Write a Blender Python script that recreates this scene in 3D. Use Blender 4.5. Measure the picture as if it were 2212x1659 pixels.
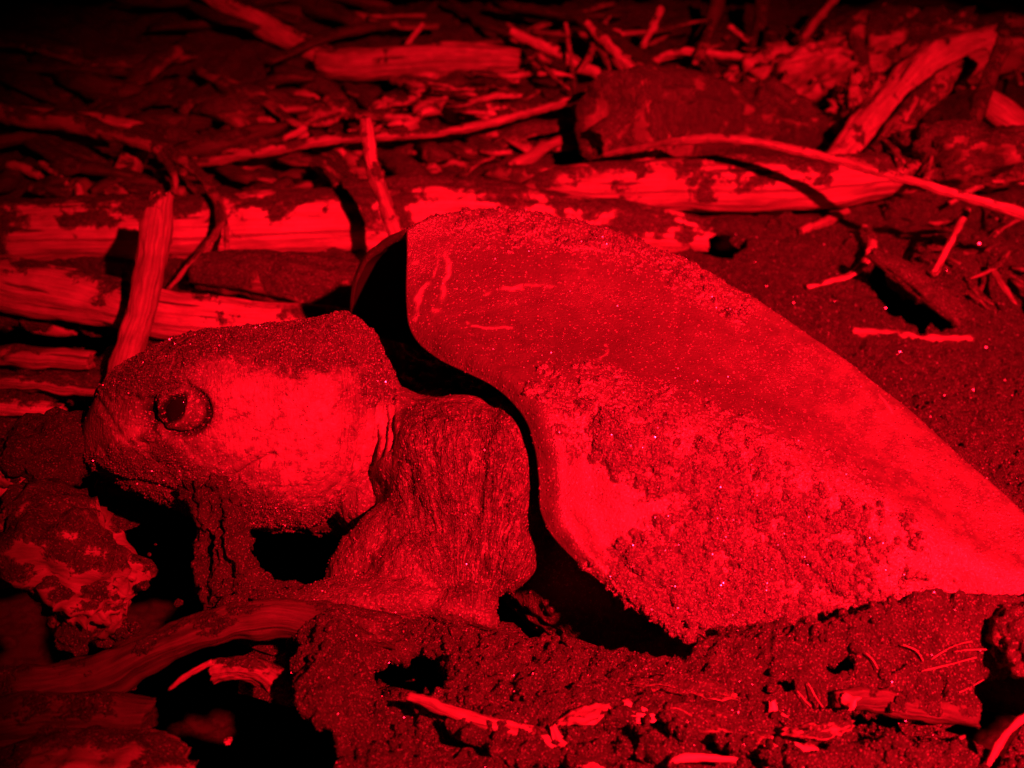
import bpy, math, random
import numpy as np
from mathutils import Vector
R = math.radians
random.seed(7); rng = np.random.default_rng(7)
for o in list(bpy.data.objects): bpy.data.objects.remove(o)
S = bpy.context.scene; COL = S.collection

# ------------------------------------------------------------------ camera
PITCH, TH, TV, CAM = R(22), 0.459, 0.34425, np.array([0., 0., 0.55])
cd = bpy.data.cameras.new('camera'); cam = bpy.data.objects.new('camera', cd); COL.objects.link(cam)
cam.location = CAM; cam.rotation_euler = (R(90) - PITCH, 0, 0)
cd.sensor_width = 36; cd.lens = 18 / TH; cd.clip_start = .02; cd.clip_end = 300
cd.dof.use_dof = True; cd.dof.focus_distance = 1.02; cd.dof.aperture_fstop = 6.0
S.camera = cam
# ------------------------------------------------------------------ world (night) and the torch
w = bpy.data.worlds.new('World'); S.world = w; w.use_nodes = True
nt = w.node_tree; nt.nodes.clear()
sky = nt.nodes.new('ShaderNodeTexSky'); sky.sky_type = 'NISHITA'; sky.sun_disc = False
sky.sun_elevation = R(-8); sky.sun_rotation = R(200)
bg = nt.nodes.new('ShaderNodeBackground'); bg.inputs['Strength'].default_value = 0.05
wo = nt.nodes.new('ShaderNodeOutputWorld')
nt.links.new(sky.outputs[0], bg.inputs[0]); nt.links.new(bg.outputs[0], wo.inputs[0])
ld = bpy.data.lights.new('red_torch', 'SPOT'); torch = bpy.data.objects.new('red_torch', ld); COL.objects.link(torch)
ld.color = (1.0, 0.0034, 0.016); ld.energy = 1180; ld.shadow_soft_size = 0.018
ld.spot_size = R(55); ld.spot_blend = 1.0
torch.location = (0.70, -0.58, 1.18)
torch.rotation_euler = (Vector((0.38, 1.12, 0.10)) - torch.location).to_track_quat('-Z', 'Y').to_euler()
S.view_settings.view_transform = 'Standard'; S.view_settings.look = 'None'
S.view_settings.exposure = 0; S.view_settings.gamma = 1
S.render.resolution_x = 1024; S.render.resolution_y = 768

# ------------------------------------------------------------------ measuring helpers (photo reading -> metres)
CP, SP = math.cos(PITCH), math.sin(PITCH)
def ray(dx, dy):
    cx = (dx - 1106) / 1106 * TH; cy = -(dy - 829.5) / 829.5 * TV
    return np.array([cx, CP + cy * SP, -SP + cy * CP])
def U(dx, dy, y):                       # the point of that sight line at distance y
    r = ray(dx, dy); return CAM + r * (y / r[1])
def depth(p): return p[1] * CP + (0.55 - p[2]) * SP
def proj(P):                            # world -> reading, vectorised
    P = np.asarray(P, float); dz = P[..., 2] - .55
    d = P[..., 1] * CP - dz * SP; u = P[..., 1] * SP + dz * CP
    d = np.maximum(d, 1e-3)
    return 1106 + P[..., 0] / d / TH * 1106, 829.5 - u / d / TV * 829.5
def base_h(x, y):
    h = 0.2 * np.clip(y - 1.5, 0, 1.75)
    h = h - 0.6 * np.clip(y - 3.5, 0, .5)
    return h
def at(dx, dy, lift=0.):
    """the point of that sight line lying `lift` above the ground with its mounds"""
    r = ray(dx, dy); ys = np.arange(.45, 3.45, .004); x_ = ys * r[0] / r[1]; z_ = .55 + r[2] / r[1] * ys
    h = base_h(x_, ys) + lift
    for (cx, cy, a, sx, sy) in MC: h = h + a * np.exp(-((x_ - cx) / sx) ** 2 - ((ys - cy) / sy) ** 2)
    k = np.argmax(z_ <= h) if (z_ <= h).any() else len(ys) - 1
    if k > 0:
        d0, d1 = z_[k - 1] - h[k - 1], z_[k] - h[k]; t = d0 / (d0 - d1 + 1e-12); y = ys[k - 1] + t * .004
    else: y = ys[0]
    return CAM + r * (y / r[1])
MC = []
def at0(dx, dy, lift=0.):                # the point of that sight line lying `lift` above the ground
    r = ray(dx, dy); y0, y1 = .3, 3.45
    f = lambda y: .55 + r[2] / r[1] * y - base_h(0, y) - lift
    for _ in range(40):
        m = (y0 + y1) / 2
        if f(m) > 0: y0 = m
        else: y1 = m
    return CAM + r * (y0 / r[1])
def m_per(p): return depth(p) * 2 * TH / 2212

# ------------------------------------------------------------------ numpy noise
def _h(i, j, k, s):
    n = (i * 374761393 + j * 668265263 + k * 2147483647 + s * 974634777) & 0xffffffff
    n = ((n ^ (n >> 13)) * 1274126177) & 0xffffffff
    n = ((n ^ (n >> 15)) * 2246822519) & 0xffffffff
    return ((n ^ (n >> 16)) & 0xffff) / 32767.5 - 1
def vnoise(P, f, s=0):
    P = np.asarray(P, float) * f; I = np.floor(P).astype(np.int64); F = P - I; F = F * F * F * (F * (F * 6 - 15) + 10)
    o = 0
    for a in (0, 1):
        for b in (0, 1):
            for c in (0, 1):
                wgt = (F[..., 0] if a else 1 - F[..., 0]) * (F[..., 1] if b else 1 - F[..., 1]) * (F[..., 2] if c else 1 - F[..., 2])
                o = o + wgt * _h(I[..., 0] + a, I[..., 1] + b, I[..., 2] + c, s)
    return o
def fbm(P, f, n=4, s=0, g=.5):
    o = 0; a = 1.
    for i in range(n): o = o + a * vnoise(P, f * 2.03 ** i, s + i * 17); a *= g
    return o
def inpoly(X, Y, poly):
    poly = np.array(poly, float); c = np.zeros(X.shape, bool); j = len(poly) - 1
    for i in range(len(poly)):
        (xi, yi), (xj, yj) = poly[i], poly[j]
        with np.errstate(divide='ignore', invalid='ignore'):
            t = ((yi > Y) != (yj > Y)) & (X < (xj - xi) * (Y - yi) / (yj - yi + 1e-12) + xi)
        c ^= t; j = i
    return c
def dist_line(X, Y, pts):
    d = np.full(X.shape, 1e9)
    for (ax, ay), (bx, by) in zip(pts[:-1], pts[1:]):
        vx, vy = bx - ax, by - ay; L = vx * vx + vy * vy + 1e-9
        t = np.clip(((X - ax) * vx + (Y - ay) * vy) / L, 0, 1)
        d = np.minimum(d, np.hypot(X - ax - t * vx, Y - ay - t * vy))
    return d
def softpoly(X, Y, poly, soft=25):
    d = dist_line(X, Y, list(poly) + [poly[0]]); ins = inpoly(X, Y, poly)
    return np.clip(.5 + np.where(ins, d, -d) / (2 * soft), 0, 1)

# ------------------------------------------------------------------ materials
def mat(name): 
    m = bpy.data.materials.new(name); m.use_nodes = True; nt = m.node_tree; b = nt.nodes['Principled BSDF']
    return m, nt, b
def N(nt, t, **kw):
    n = nt.nodes.new(t)
    for k, v in kw.items():
        if hasattr(n, k): setattr(n, k, v)
        else: n.inputs[k.replace('_', ' ')].default_value = v
    return n
def ramp(nt, src, stops):
    r = nt.nodes.new('ShaderNodeValToRGB'); e = r.color_ramp.elements
    while len(e) < len(stops): e.new(.5)
    for k, (p, c) in enumerate(stops):
        e[k].position = p; e[k].color = (c, c, c, 1) if isinstance(c, (int, float)) else (*c, 1)
    nt.links.new(src, r.inputs[0]); return r.outputs[0]
def mix(nt, f, a, b, kind='RGBA'):
    m = nt.nodes.new('ShaderNodeMix'); m.data_type = kind
    i = {'RGBA': (6, 7, 2), 'FLOAT': (2, 3, 0)}[kind]
    for s, v in ((0, f), (i[0], a), (i[1], b)):
        if hasattr(v, 'is_output') or isinstance(v, bpy.types.NodeSocket): nt.links.new(v, m.inputs[s])
        elif isinstance(v, tuple): m.inputs[s].default_value = (*v, 1)
        else: m.inputs[s].default_value = v
    return m.outputs[i[2]]
def math_(nt, op, a, b=0., clamp=False):
    m = nt.nodes.new('ShaderNodeMath'); m.operation = op; m.use_clamp = clamp
    for s, v in ((0, a), (1, b)):
        if isinstance(v, bpy.types.NodeSocket): nt.links.new(v, m.inputs[s])
        else: m.inputs[s].default_value = v
    return m.outputs[0]
def coords(nt, scale=(1, 1, 1), rot=(0, 0, 0)):
    t = nt.nodes.new('ShaderNodeTexCoord'); mp = nt.nodes.new('ShaderNodeMapping')
    mp.inputs['Scale'].default_value = scale; mp.inputs['Rotation'].default_value = rot
    nt.links.new(t.outputs['Object'], mp.inputs[0]); return mp.outputs[0]
def noise(nt, vec, scale, detail=4, rough=.55, dist=0):
    n = N(nt, 'ShaderNodeTexNoise', Scale=scale, Detail=detail, Roughness=rough, Distortion=dist)
    nt.links.new(vec, n.inputs['Vector']); return n.outputs['Fac']
def vor(nt, vec, scale, out='Color'):
    n = N(nt, 'ShaderNodeTexVoronoi', Scale=scale); nt.links.new(vec, n.inputs['Vector']); return n.outputs[out]
def bump(nt, h, strength, dist, nrm=None):
    b = N(nt, 'ShaderNodeBump'); b.inputs['Strength'].default_value = strength; b.inputs['Distance'].default_value = dist
    nt.links.new(h, b.inputs['Height'])
    if nrm is not None: nt.links.new(nrm, b.inputs['Normal'])
    return b.outputs[0]
SAND_D, SAND_M, SAND_L = (.035, .028, .022), (.104, .084, .066), (.29, .25, .205)
def sand_nodes(nt, k=1.):
    c = coords(nt)
    sp = nt.nodes.new('ShaderNodeSeparateColor'); nt.links.new(vor(nt, c, 950), sp.inputs[0])
    n1 = noise(nt, c, 60, 6, .7); 
    dk = tuple(v * k for v in SAND_D); md = tuple(v * k for v in SAND_M)
    a = mix(nt, ramp(nt, n1, [(.35, 0.), (.65, 1.)]), dk, md)
    col = mix(nt, ramp(nt, sp.outputs[0], [(.86, 0.), (.93, 1.)]), a, tuple(v * k for v in SAND_L))
    g = noise(nt, c, 520, 3, .7)
    n9 = noise(nt, c, 190, 4, .75)
    h = math_(nt, 'ADD', math_(nt, 'ADD', math_(nt, 'MULTIPLY', g, .8), math_(nt, 'MULTIPLY', n9, 1.6)), math_(nt, 'MULTIPLY', n1, 1.4))
    return col, h
def m_sand(name='wet_sand', k=1.):
    m, nt, b = mat(name); col, h = sand_nodes(nt, k)
    nt.links.new(col, b.inputs['Base Color']); b.inputs['Roughness'].default_value = .55
    b.inputs['Specular IOR Level'].default_value = .45
    nt.links.new(bump(nt, h, 1., .006), b.inputs['Normal']); return m
def m_grain(name='sand_grain', lo=.035, hi=.30):
    m, nt, b = mat(name); g = nt.nodes.new('ShaderNodeNewGeometry')
    v = ramp(nt, g.outputs['Random Per Island'], [(0, (lo, lo * .85, lo * .7)), (.6, (lo * 2.2, lo * 1.9, lo * 1.5)), (.85, (hi * .5, hi * .45, hi * .38)), (1, (hi, hi * .9, hi * .8))])
    nt.links.new(v, b.inputs['Base Color']); b.inputs['Roughness'].default_value = .16
    b.inputs['Specular IOR Level'].default_value = .9; return m
def m_wood(name, light=(.62, .5, .38), dark=(.30, .22, .15), sand=.5, bark=0., k=1.):
    """weathered driftwood with wet sand lying on what faces up. sand: how much is covered"""
    m, nt, b = mat(name)
    uv = nt.nodes.new('ShaderNodeUVMap'); mp = nt.nodes.new('ShaderNodeMapping'); mp.inputs['Scale'].default_value = (1, 1, 1)
    nt.links.new(uv.outputs[0], mp.inputs[0])
    mp.inputs['Scale'].default_value = (14, 260, 1)
    gr = noise(nt, mp.outputs[0], 1., 6, .65, .4)
    c = coords(nt)
    big = noise(nt, c, 22, 5, .6)
    lt = tuple(v * k for v in light); dk = tuple(v * k for v in dark)
    wood = mix(nt, ramp(nt, gr, [(.34, 0.), (.60, 1.)]), dk, lt)
    wood = mix(nt, ramp(nt, big, [(.30, .75), (.55, 0.)]), wood, dk)
    crack = noise(nt, mp.outputs[0], .45, 5, .6, .3)
    wood = mix(nt, ramp(nt, crack, [(.33, 1.), (.40, 0.)]), wood, (.03, .022, .016))
    g = nt.nodes.new('ShaderNodeNewGeometry'); sx = nt.nodes.new('ShaderNodeSeparateXYZ'); nt.links.new(g.outputs['Normal'], sx.inputs[0])
    sn = noise(nt, c, 13, 8, .66, .3)
    t = math_(nt, 'ADD', math_(nt, 'MULTIPLY', sx.outputs['Z'], .22), math_(nt, 'MULTIPLY', sn, 2.0))
    t = math_(nt, 'ADD', t, math_(nt, 'MULTIPLY', math_(nt, 'SUBTRACT', noise(nt, c, 330, 3, .8), .5), .30))
    t = math_(nt, 'SUBTRACT', t, 1.54 - .66 * sand)
    msk = ramp(nt, math_(nt, 'ADD', math_(nt, 'MULTIPLY', t, 5.), .5), [(.2, 0.), (.8, 1.)])
    sc, sh = sand_nodes(nt)
    nt.links.new(mix(nt, msk, wood, sc), b.inputs['Base Color'])
    b.inputs['Roughness'].default_value = .62; b.inputs['Specular IOR Level'].default_value = .35
    hw = math_(nt, 'ADD', math_(nt, 'MULTIPLY', gr, .7), math_(nt, 'MULTIPLY', crack, .8))
    hh = mix(nt, msk, hw, math_(nt, 'ADD', sh, 1.0), 'FLOAT')
    nt.links.new(bump(nt, hh, .9, .0035), b.inputs['Normal'])
    return m
M = dict(
    sand=m_sand(), grain=m_grain(), grain_shell=m_grain('bright_sand_grain', .07, .36),
    pale=m_wood('pale_driftwood', (.66, .54, .41), (.33, .25, .18), .62),
    palebare=m_wood('bare_pale_driftwood', (.64, .52, .40), (.30, .23, .165), .30),
    wood=m_wood('grey_driftwood', (.42, .33, .25), (.17, .13, .095), .50),
    woodbare=m_wood('bare_grey_driftwood', (.44, .35, .27), (.17, .13, .09), .25),
    palesand=m_wood('sandy_pale_driftwood', (.46, .37, .28), (.24, .18, .13), .62),
    caked=m_wood('sand_caked_wood', (.44, .35, .27), (.2, .15, .11), .72),
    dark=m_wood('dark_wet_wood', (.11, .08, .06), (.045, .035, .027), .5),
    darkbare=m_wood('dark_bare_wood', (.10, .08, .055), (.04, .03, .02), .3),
    sandy=m_wood('sand_covered_wood', (.36, .28, .21), (.16, .12, .09), .92))

# ------------------------------------------------------------------ object helpers
def link(name, me, m, parent=None):
    o = bpy.data.objects.new(name, me); COL.objects.link(o)
    if m is not None and not me.materials: me.materials.append(m)
    if parent is not None: o.parent = parent
    return o
def mesh(name, V, F, smooth=True, uv=None):
    me = bpy.data.meshes.new(name); me.from_pydata([tuple(v) for v in V], [], F)
    if smooth: me.polygons.foreach_set('use_smooth', np.ones(len(me.polygons), bool))
    if uv is not None:
        l = me.uv_layers.new(name='UVMap'); li = np.zeros(len(me.loops), np.int32); me.loops.foreach_get('vertex_index', li)
        l.data.foreach_set('uv', np.asarray(uv, np.float32)[li].ravel())
    me.update(); return me
def grid_faces(nu, nv, wrap=False, off=0):
    i = np.arange(nu - 1)[:, None]; j = np.arange(nv if wrap else nv - 1)[None]; j2 = (j + 1) % nv
    return np.stack([i * nv + j, (i + 1) * nv + j, (i + 1) * nv + j2, i * nv + j2], -1).reshape(-1, 4) + off
def fast_mesh(name, V, Q, smooth=True):
    V = np.asarray(V, np.float32); Q = np.asarray(Q, np.int32); k = Q.shape[1]
    me = bpy.data.meshes.new(name); me.vertices.add(len(V)); me.vertices.foreach_set('co', V.ravel())
    me.loops.add(Q.size); me.loops.foreach_set('vertex_index', Q.ravel())
    me.polygons.add(len(Q)); me.polygons.foreach_set('loop_start', np.arange(0, Q.size, k, dtype=np.int32))
    me.polygons.foreach_set('use_smooth', np.full(len(Q), smooth)); me.update(calc_edges=True); me.validate(); return me
def tag(o, label=None, cat=None, group=None, kind=None):
    for k, v in (('label', label), ('category', cat), ('group', group), ('kind', kind)):
        if v: o[k] = v
    return o
def attr(me, name, val):
    a = me.attributes.new(name, 'FLOAT', 'POINT'); a.data.foreach_set('value', np.asarray(val, np.float32))
def co(me):
    v = np.zeros(len(me.vertices) * 3, np.float32); me.vertices.foreach_get('co', v); return v.reshape(-1, 3).astype(float)
def nor(me):
    v = np.zeros(len(me.vertices) * 3, np.float32); me.vertices.foreach_get('normal', v); return v.reshape(-1, 3).astype(float)
def setco(me, V): me.vertices.foreach_set('co', np.asarray(V, np.float32).ravel()); me.update()
def spline(P, n):
    P = np.asarray(P, float)
    if len(P) < 3: 
        t = np.linspace(0, 1, n)[:, None]; return P[0] * (1 - t) + P[1] * t
    Q = np.vstack([2 * P[0] - P[1], P, 2 * P[-1] - P[-2]]); 
    L = np.concatenate([[0], np.cumsum(np.linalg.norm(np.diff(P[:, :3], axis=0), axis=1))]); L /= L[-1]
    out = []
    for s in np.linspace(0, 1, n):
        i = min(np.searchsorted(L, s, 'right') - 1, len(P) - 2); t = (s - L[i]) / max(L[i + 1] - L[i], 1e-9)
        a, b, c, d = Q[i:i + 4]
        out.append(.5 * ((2 * b) + (c - a) * t + (2 * a - 5 * b + 4 * c - d) * t * t + (3 * b - a - 3 * c + d) * t ** 3))
    return np.array(out)
def tube(C, r, nseg=None, nr=20, rough=.12, flat=1., seed=0, groove=.06, jag=.25, caps=(True, True), knots=()):
    """irregular tapered limb along 3D points C (n,3), radii r; returns V, F, uv"""
    C = np.asarray(C, float); r = np.asarray(r, float)
    L = np.linalg.norm(np.diff(C, axis=0), axis=1).sum()
    n = nseg or int(np.clip(L / max(r.mean() * .25, .003), 8, 110))
    X = spline(np.column_stack([C, r]), n); P, rr = X[:, :3], np.maximum(X[:, 3], .0006)
    T = np.gradient(P, axis=0); T /= np.linalg.norm(T, axis=1)[:, None]
    up = np.array([0, 0, 1.]) if abs(T[0][2]) < .8 else np.array([0, 1., 0])
    A = np.cross(T, up); A /= np.linalg.norm(A, axis=1)[:, None]; B = np.cross(A, T)
    th = np.linspace(0, 2 * np.pi, nr, endpoint=False)
    s = np.concatenate([[0], np.cumsum(np.linalg.norm(np.diff(P, axis=0), axis=1))])
    cs, sn = np.cos(th)[None, :, None], np.sin(th)[None, :, None]
    q = np.stack([np.broadcast_to(np.cos(th) * 1.3, (n, nr)), np.broadcast_to(np.sin(th) * 1.3, (n, nr)), np.broadcast_to((s / rr.mean() * .45)[:, None], (n, nr))], -1)
    q2 = q * np.array([3.2, 3.2, .35])
    rad = rr[:, None] * (1 + rough * 1.6 * fbm(q, 1., 3, seed) + groove * 2 * fbm(q2, 1.3, 3, seed + 5))
    for (ks, kt, ka, kw) in knots:
        rad += rr[:, None] * ka * np.exp(-(((s / s[-1])[:, None] - ks) / kw) ** 2 - (np.angle(np.exp(1j * (th - kt)))[None] / .7) ** 2)
    V = P[:, None] + rad[..., None] * (cs * A[:, None] + sn * B[:, None] * flat)
    if jag:
        je = fbm(np.stack([np.cos(th) * 2, np.sin(th) * 2, th * 0 + seed], -1), 1.2, 3, seed + 9)
        for e, sg in ((0, -1), (-1, 1)): V[e] += T[e] * (je * jag * rr[e] * sg * 1.5)[:, None]
    V = V + (np.stack([fbm(V, .5 / rr.mean(), 3, seed + 60 + k) for k in range(3)], -1) * min(rr.mean(), .01) * .22)
    V = V.reshape(-1, 3); F = [tuple(f) for f in grid_faces(n, nr, True)]
    uv = np.stack([np.broadcast_to(s[:, None], (n, nr)), np.broadcast_to((th * rr.mean())[None], (n, nr))], -1).reshape(-1, 2)
    V, uv = list(V), list(uv)
    for e, cap in ((0, caps[0]), (n - 1, caps[1])):
        if not cap: continue
        ring = [e * nr + k for k in range(nr)]; c = P[e]; base = len(V)
        for k in ring: V.append(c + (V[k] - c) * .6 - T[e] * rr[e] * .12 * (1 if e else -1)); uv.append(uv[k] + np.array([.02, .003]))
        V.append(c); uv.append(uv[e * nr] + np.array([.03, 0]))
        for k in range(nr):
            a, b_ = ring[k], ring[(k + 1) % nr]; c1, c2 = base + k, base + (k + 1) % nr
            q_ = (a, b_, c2, c1); t_ = (c1, c2, base + nr)
            F.append(q_ if e == 0 else q_[::-1]); F.append(t_ if e == 0 else t_[::-1])
    return V, F, uv
def join(parts):
    V, F, UV = [], [], []
    for v, f, u in parts:
        o = len(V); V += list(v); F += [tuple(i + o for i in q) for q in f]; UV += list(u)
    return V, F, UV
wood_ends = []
def wood(name, label, cat, pts, m='wood', stubs=(), group=None, **kw):
    """pts: (dx, dy, lift, radius in readings)"""
    def go(pts, **k2):
        C = [at(p[0], p[1], p[2] + .55 * p[3] * m_per(at(p[0], p[1], 0))) for p in pts]; r = [p[3] * m_per(c) for p, c in zip(pts, C)]
        kk = dict(kw); kk.update(k2); return tube(C, r, **kk)
    kw.setdefault('seed', (int(pts[0][0] * 13 + pts[0][1] * 7)) % 1000)
    parts = [go(pts)]
    for s in stubs: parts.append(go(s, knots=()))
    V, F, uv = join(parts)
    o = link(name, mesh(name, V, F, uv=uv), M[m]); tag(o, label, cat, group); return o
def woodY(name, label, cat, pts, m='wood', group=None, **kw):
    """pts: (dx, dy, distance y, radius)"""
    C = [U(p[0], p[1], p[2]) for p in pts]; r = [p[3] * m_per(c) for p, c in zip(pts, C)]
    kw.setdefault('seed', (int(pts[0][0] * 13 + pts[0][1] * 7)) % 1000)
    V, F, uv = tube(C, r, **kw)
    return tag(link(name, mesh(name, V, F, uv=uv), M[m]), label, cat, group)
OCT_V = np.array([[1, 0, 0], [-1, 0, 0], [0, 1, 0], [0, -1, 0], [0, 0, 1], [0, 0, -1]], float)
OCT_F = np.array([[0, 2, 4], [2, 1, 4], [1, 3, 4], [3, 0, 4], [2, 0, 5], [1, 2, 5], [3, 1, 5], [0, 3, 5]])
def grains(name, P, size, m, parent=None):
    n = len(P); q = rng.normal(size=(n, 4)); q /= np.linalg.norm(q, axis=1)[:, None]; a, b, c, d = q.T
    Rm = np.stack([1 - 2 * (c * c + d * d), 2 * (b * c - a * d), 2 * (b * d + a * c), 2 * (b * c + a * d), 1 - 2 * (b * b + d * d), 2 * (c * d - a * b), 2 * (b * d - a * c), 2 * (c * d + a * b), 1 - 2 * (b * b + c * c)], -1).reshape(n, 3, 3)
    sc = size[:, None] * rng.uniform(.6, 1.3, (n, 3))
    V = np.einsum('nij,nkj->nki', Rm, OCT_V[None] * sc[:, None]) + P[:, None]
    F = (OCT_F[None] + (np.arange(n) * 6)[:, None, None]).reshape(-1, 3)
    return link(name, fast_mesh(name, V.reshape(-1, 3), F, False), M[m], parent)
def scatter(me, weight, n):
    """n random points on a mesh, chosen by area and vertex weight -> positions, normals"""
    me.calc_loop_triangles(); t = np.zeros(len(me.loop_triangles) * 3, np.int32); me.loop_triangles.foreach_get('vertices', t); t = t.reshape(-1, 3)
    V = co(me); A, B, C = V[t[:, 0]], V[t[:, 1]], V[t[:, 2]]; cr = np.cross(B - A, C - A); ar = np.linalg.norm(cr, axis=1)
    w_ = ar * weight[t].mean(1); w_ = w_ / w_.sum(); i = rng.choice(len(t), n, p=w_)
    u, v = rng.random(n), rng.random(n); f = u + v > 1; u[f], v[f] = 1 - u[f], 1 - v[f]
    return A[i] + (B - A)[i] * u[:, None] + (C - A)[i] * v[:, None], (cr / np.maximum(ar, 1e-12)[:, None])[i]

# ------------------------------------------------------------------ the ground: a crust of wet sand over a hollow pile of drift debris
HOLES = [
    [(800, 1402), (870, 1412), (930, 1418), (972, 1455), (945, 1492), (905, 1505), (880, 1508), (960, 1560), (1090, 1610), (1180, 1700), (1010, 1720), (965, 1640), (905, 1600), (855, 1560), (812, 1500)],   # pit by the ridge
    [(-90, 1150), (60, 1120), (150, 1030), (360, 1060), (520, 1090), (740, 1130), (750, 1185), (665, 1285), (600, 1262), (540, 1235), (480, 1262), (470, 1320), (520, 1345), (650, 1370),
     (620, 1420), (640, 1500), (700, 1580), (740, 1640), (740, 1740), (430, 1740), (400, 1640), (330, 1580), (-90, 1590)],
    [(1640, 1560), (1820, 1510), (1960, 1530), (2130, 1545), (2120, 1470), (2170, 1440), (2240, 1430), (2230, 1560), (2150, 1670), (2060, 1600), (1900, 1570), (1840, 1590), (1760, 1620)],
    [(1080, 1640), (1440, 1620), (1440, 1740), (1160, 1740)],
    [(1400, 1560), (1500, 1580), (1650, 1625), (1760, 1680), (1760, 1740), (1480, 1740), (1480, 1650)],
    [(1540, 505), (1600, 508), (1600, 555), (1560, 557), (1510, 530)],
    [(1870, 540), (1900, 560), (1960, 630), (2060, 690), (1990, 700), (1920, 665)],
    [(1740, 220), (1800, 190), (1840, 280), (1800, 320)],
    [(1920, 300), (2030, 260), (2040, 300), (1960, 320)],
    [(740, 160), (900, 160), (1010, 172), (880, 190), (740, 188)], [(580, 225), (700, 235), (680, 262), (620, 260)], [(1200, 300), (1240, 270), (1240, 345), (1195, 345)],
    [(-90, 694), (240, 700), (300, 730), (260, 752), (-90, 742)], [(130, 850), (230, 830), (225, 900), (180, 955), (130, 910)],
    [(1060, 1350), (1050, 1290), (1060, 1180), (1120, 1060), (1230, 1060), (1330, 1200), (1420, 1310), (1495, 1402), (1400, 1412), (1300, 1390), (1190, 1380), (1080, 1366), (1090, 1330)],
    [(1380, 1555), (1440, 1530), (1445, 1560), (1420, 1580)], [(1330, 1555), (1365, 1545), (1372, 1600), (1320, 1590)], [(1790, 1425), (1850, 1418), (1860, 1445), (1800, 1450)], [(1640, 1470), (1700, 1462), (1715, 1490), (1650, 1492)],
    [(0, 1065 - 20), (60, 1030), (180, 1000), (200, 1060), (60, 1075)],
]
MOUNDS = [  # dx, dy, height, sx, sy (metres)
    (1230, 1400, .006, .12, .03), (1480, 1440, .008, .08, .03), (1600, 1470, .016, .04, .035), (1720, 1470, .030, .04, .035), (1870, 1470, .050, .042, .035), (2010, 1470, .050, .045, .035), (2120, 1475, .045, .045, .035), (2330, 1475, .09, .05, .04), (700, 1500, .026, .030, .06), (720, 1430, .030, .030, .02), (1900, 1640, .018, .08, .02),
    (560, 1310, .014, .05, .02), (1800, 430, .02, .2, .08), (2060, 430, .03, .1, .05),
    (2100, 560, .02, .15, .1), (180, 560, .015, .15, .05),
]
for (dx, dy, a, sx, sy) in MOUNDS: c_ = at0(dx, dy, 0); MC.append((c_[0], c_[1], a, sx, sy))
def ground_h(x, y):
    P = np.stack([x, y, x * 0], -1); h = base_h(x, y)
    for (cx, cy, a, sx, sy) in MC: h = h + a * np.exp(-((x - cx) / sx) ** 2 - ((y - cy) / sy) ** 2)
    far = np.clip((y - 1.2) / 1.2, 0, 1)
    h = h + (.004 + .018 * far) * fbm(P, 9, 4, 3) + .0050 * fbm(P, 28, 3, 6, .6) + .0042 * np.abs(fbm(P, 60, 3, 8)) + .0030 * fbm(P, 140, 3, 12, .65) - .012 * np.clip(fbm(P, 62, 3, 15, .6) - .42, 0, 1)
    return h
nx, ny = 760, 820
yy = .36 * (5.2 / .36) ** (np.arange(ny) / (ny - 1)); yy = np.concatenate([yy, [7, 12, 30, 90]]); ny = len(yy)
ss = np.linspace(-1.0, 1.0, nx); Y, SX = np.meshgrid(yy, ss, indexing='ij'); X = SX * np.maximum(Y, .55)
Z = ground_h(X, Y); Gv = np.stack([X, Y, Z], -1).reshape(-1, 3)
gx, gy = proj(Gv); gx = gx + 16 * fbm(Gv, 32, 4, 21, .6) + 6 * fbm(Gv, 150, 2, 23); gy = gy + 14 * fbm(Gv, 32, 4, 22, .6) + 6 * fbm(Gv, 150, 2, 24)
hole = np.zeros(len(Gv), bool)
for h_ in HOLES: hole |= inpoly(gx, gy, h_)
Q = grid_faces(ny, nx)[:, ::-1]; keep = ~hole[Q].any(1)
gm = fast_mesh('sand', Gv, Q[keep]); g_area = co(gm)
import bmesh
bm = bmesh.new(); bm.from_mesh(gm); bmesh.ops.delete(bm, geom=[v for v in bm.verts if not v.link_faces], context='VERTS')
# lip: fold the open edges down and back
be = [e for e in bm.edges if e.is_boundary]
def inner(e): 
    c = (e.verts[0].co + e.verts[1].co) / 2; return .4 < c.y < 5 and abs(c.x) < .97 * max(c.y, .55)
be = [e for e in be if inner(e)]
away = {}
for e in be:
    fc = e.link_faces[0].calc_center_median()
    for v in e.verts: away.setdefault(v, []).append(fc - v.co)
dirs = {v: (sum(l, Vector()) / len(l)) for v, l in away.items()}
for v in dirs: dirs[v].z = 0
for it in range(6):                       # even the direction out along the edge
    nd = {v: d.normalized() if d.length > 1e-9 else d for v, d in dirs.items()}; new = {v: nd[v] * 1. for v in nd}
    for e in be:
        a_, b_ = e.verts; new[a_] = new[a_] + nd[b_]; new[b_] = new[b_] + nd[a_]
    dirs = new
for it in range(3):                       # soften the staircase
    acc = {}
    for e in be:
        a_, b_ = e.verts; acc.setdefault(a_, []).append(b_.co.copy()); acc.setdefault(b_, []).append(a_.co.copy())
    for v, l in acc.items():
        if len(l) == 2: v.co = v.co * .5 + (l[0] + l[1]) * .25
cur = {v: (v.co.copy(), dirs[v].normalized() if dirs[v].length > 1e-9 else Vector((0, 1, 0))) for v in dirs}
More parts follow.
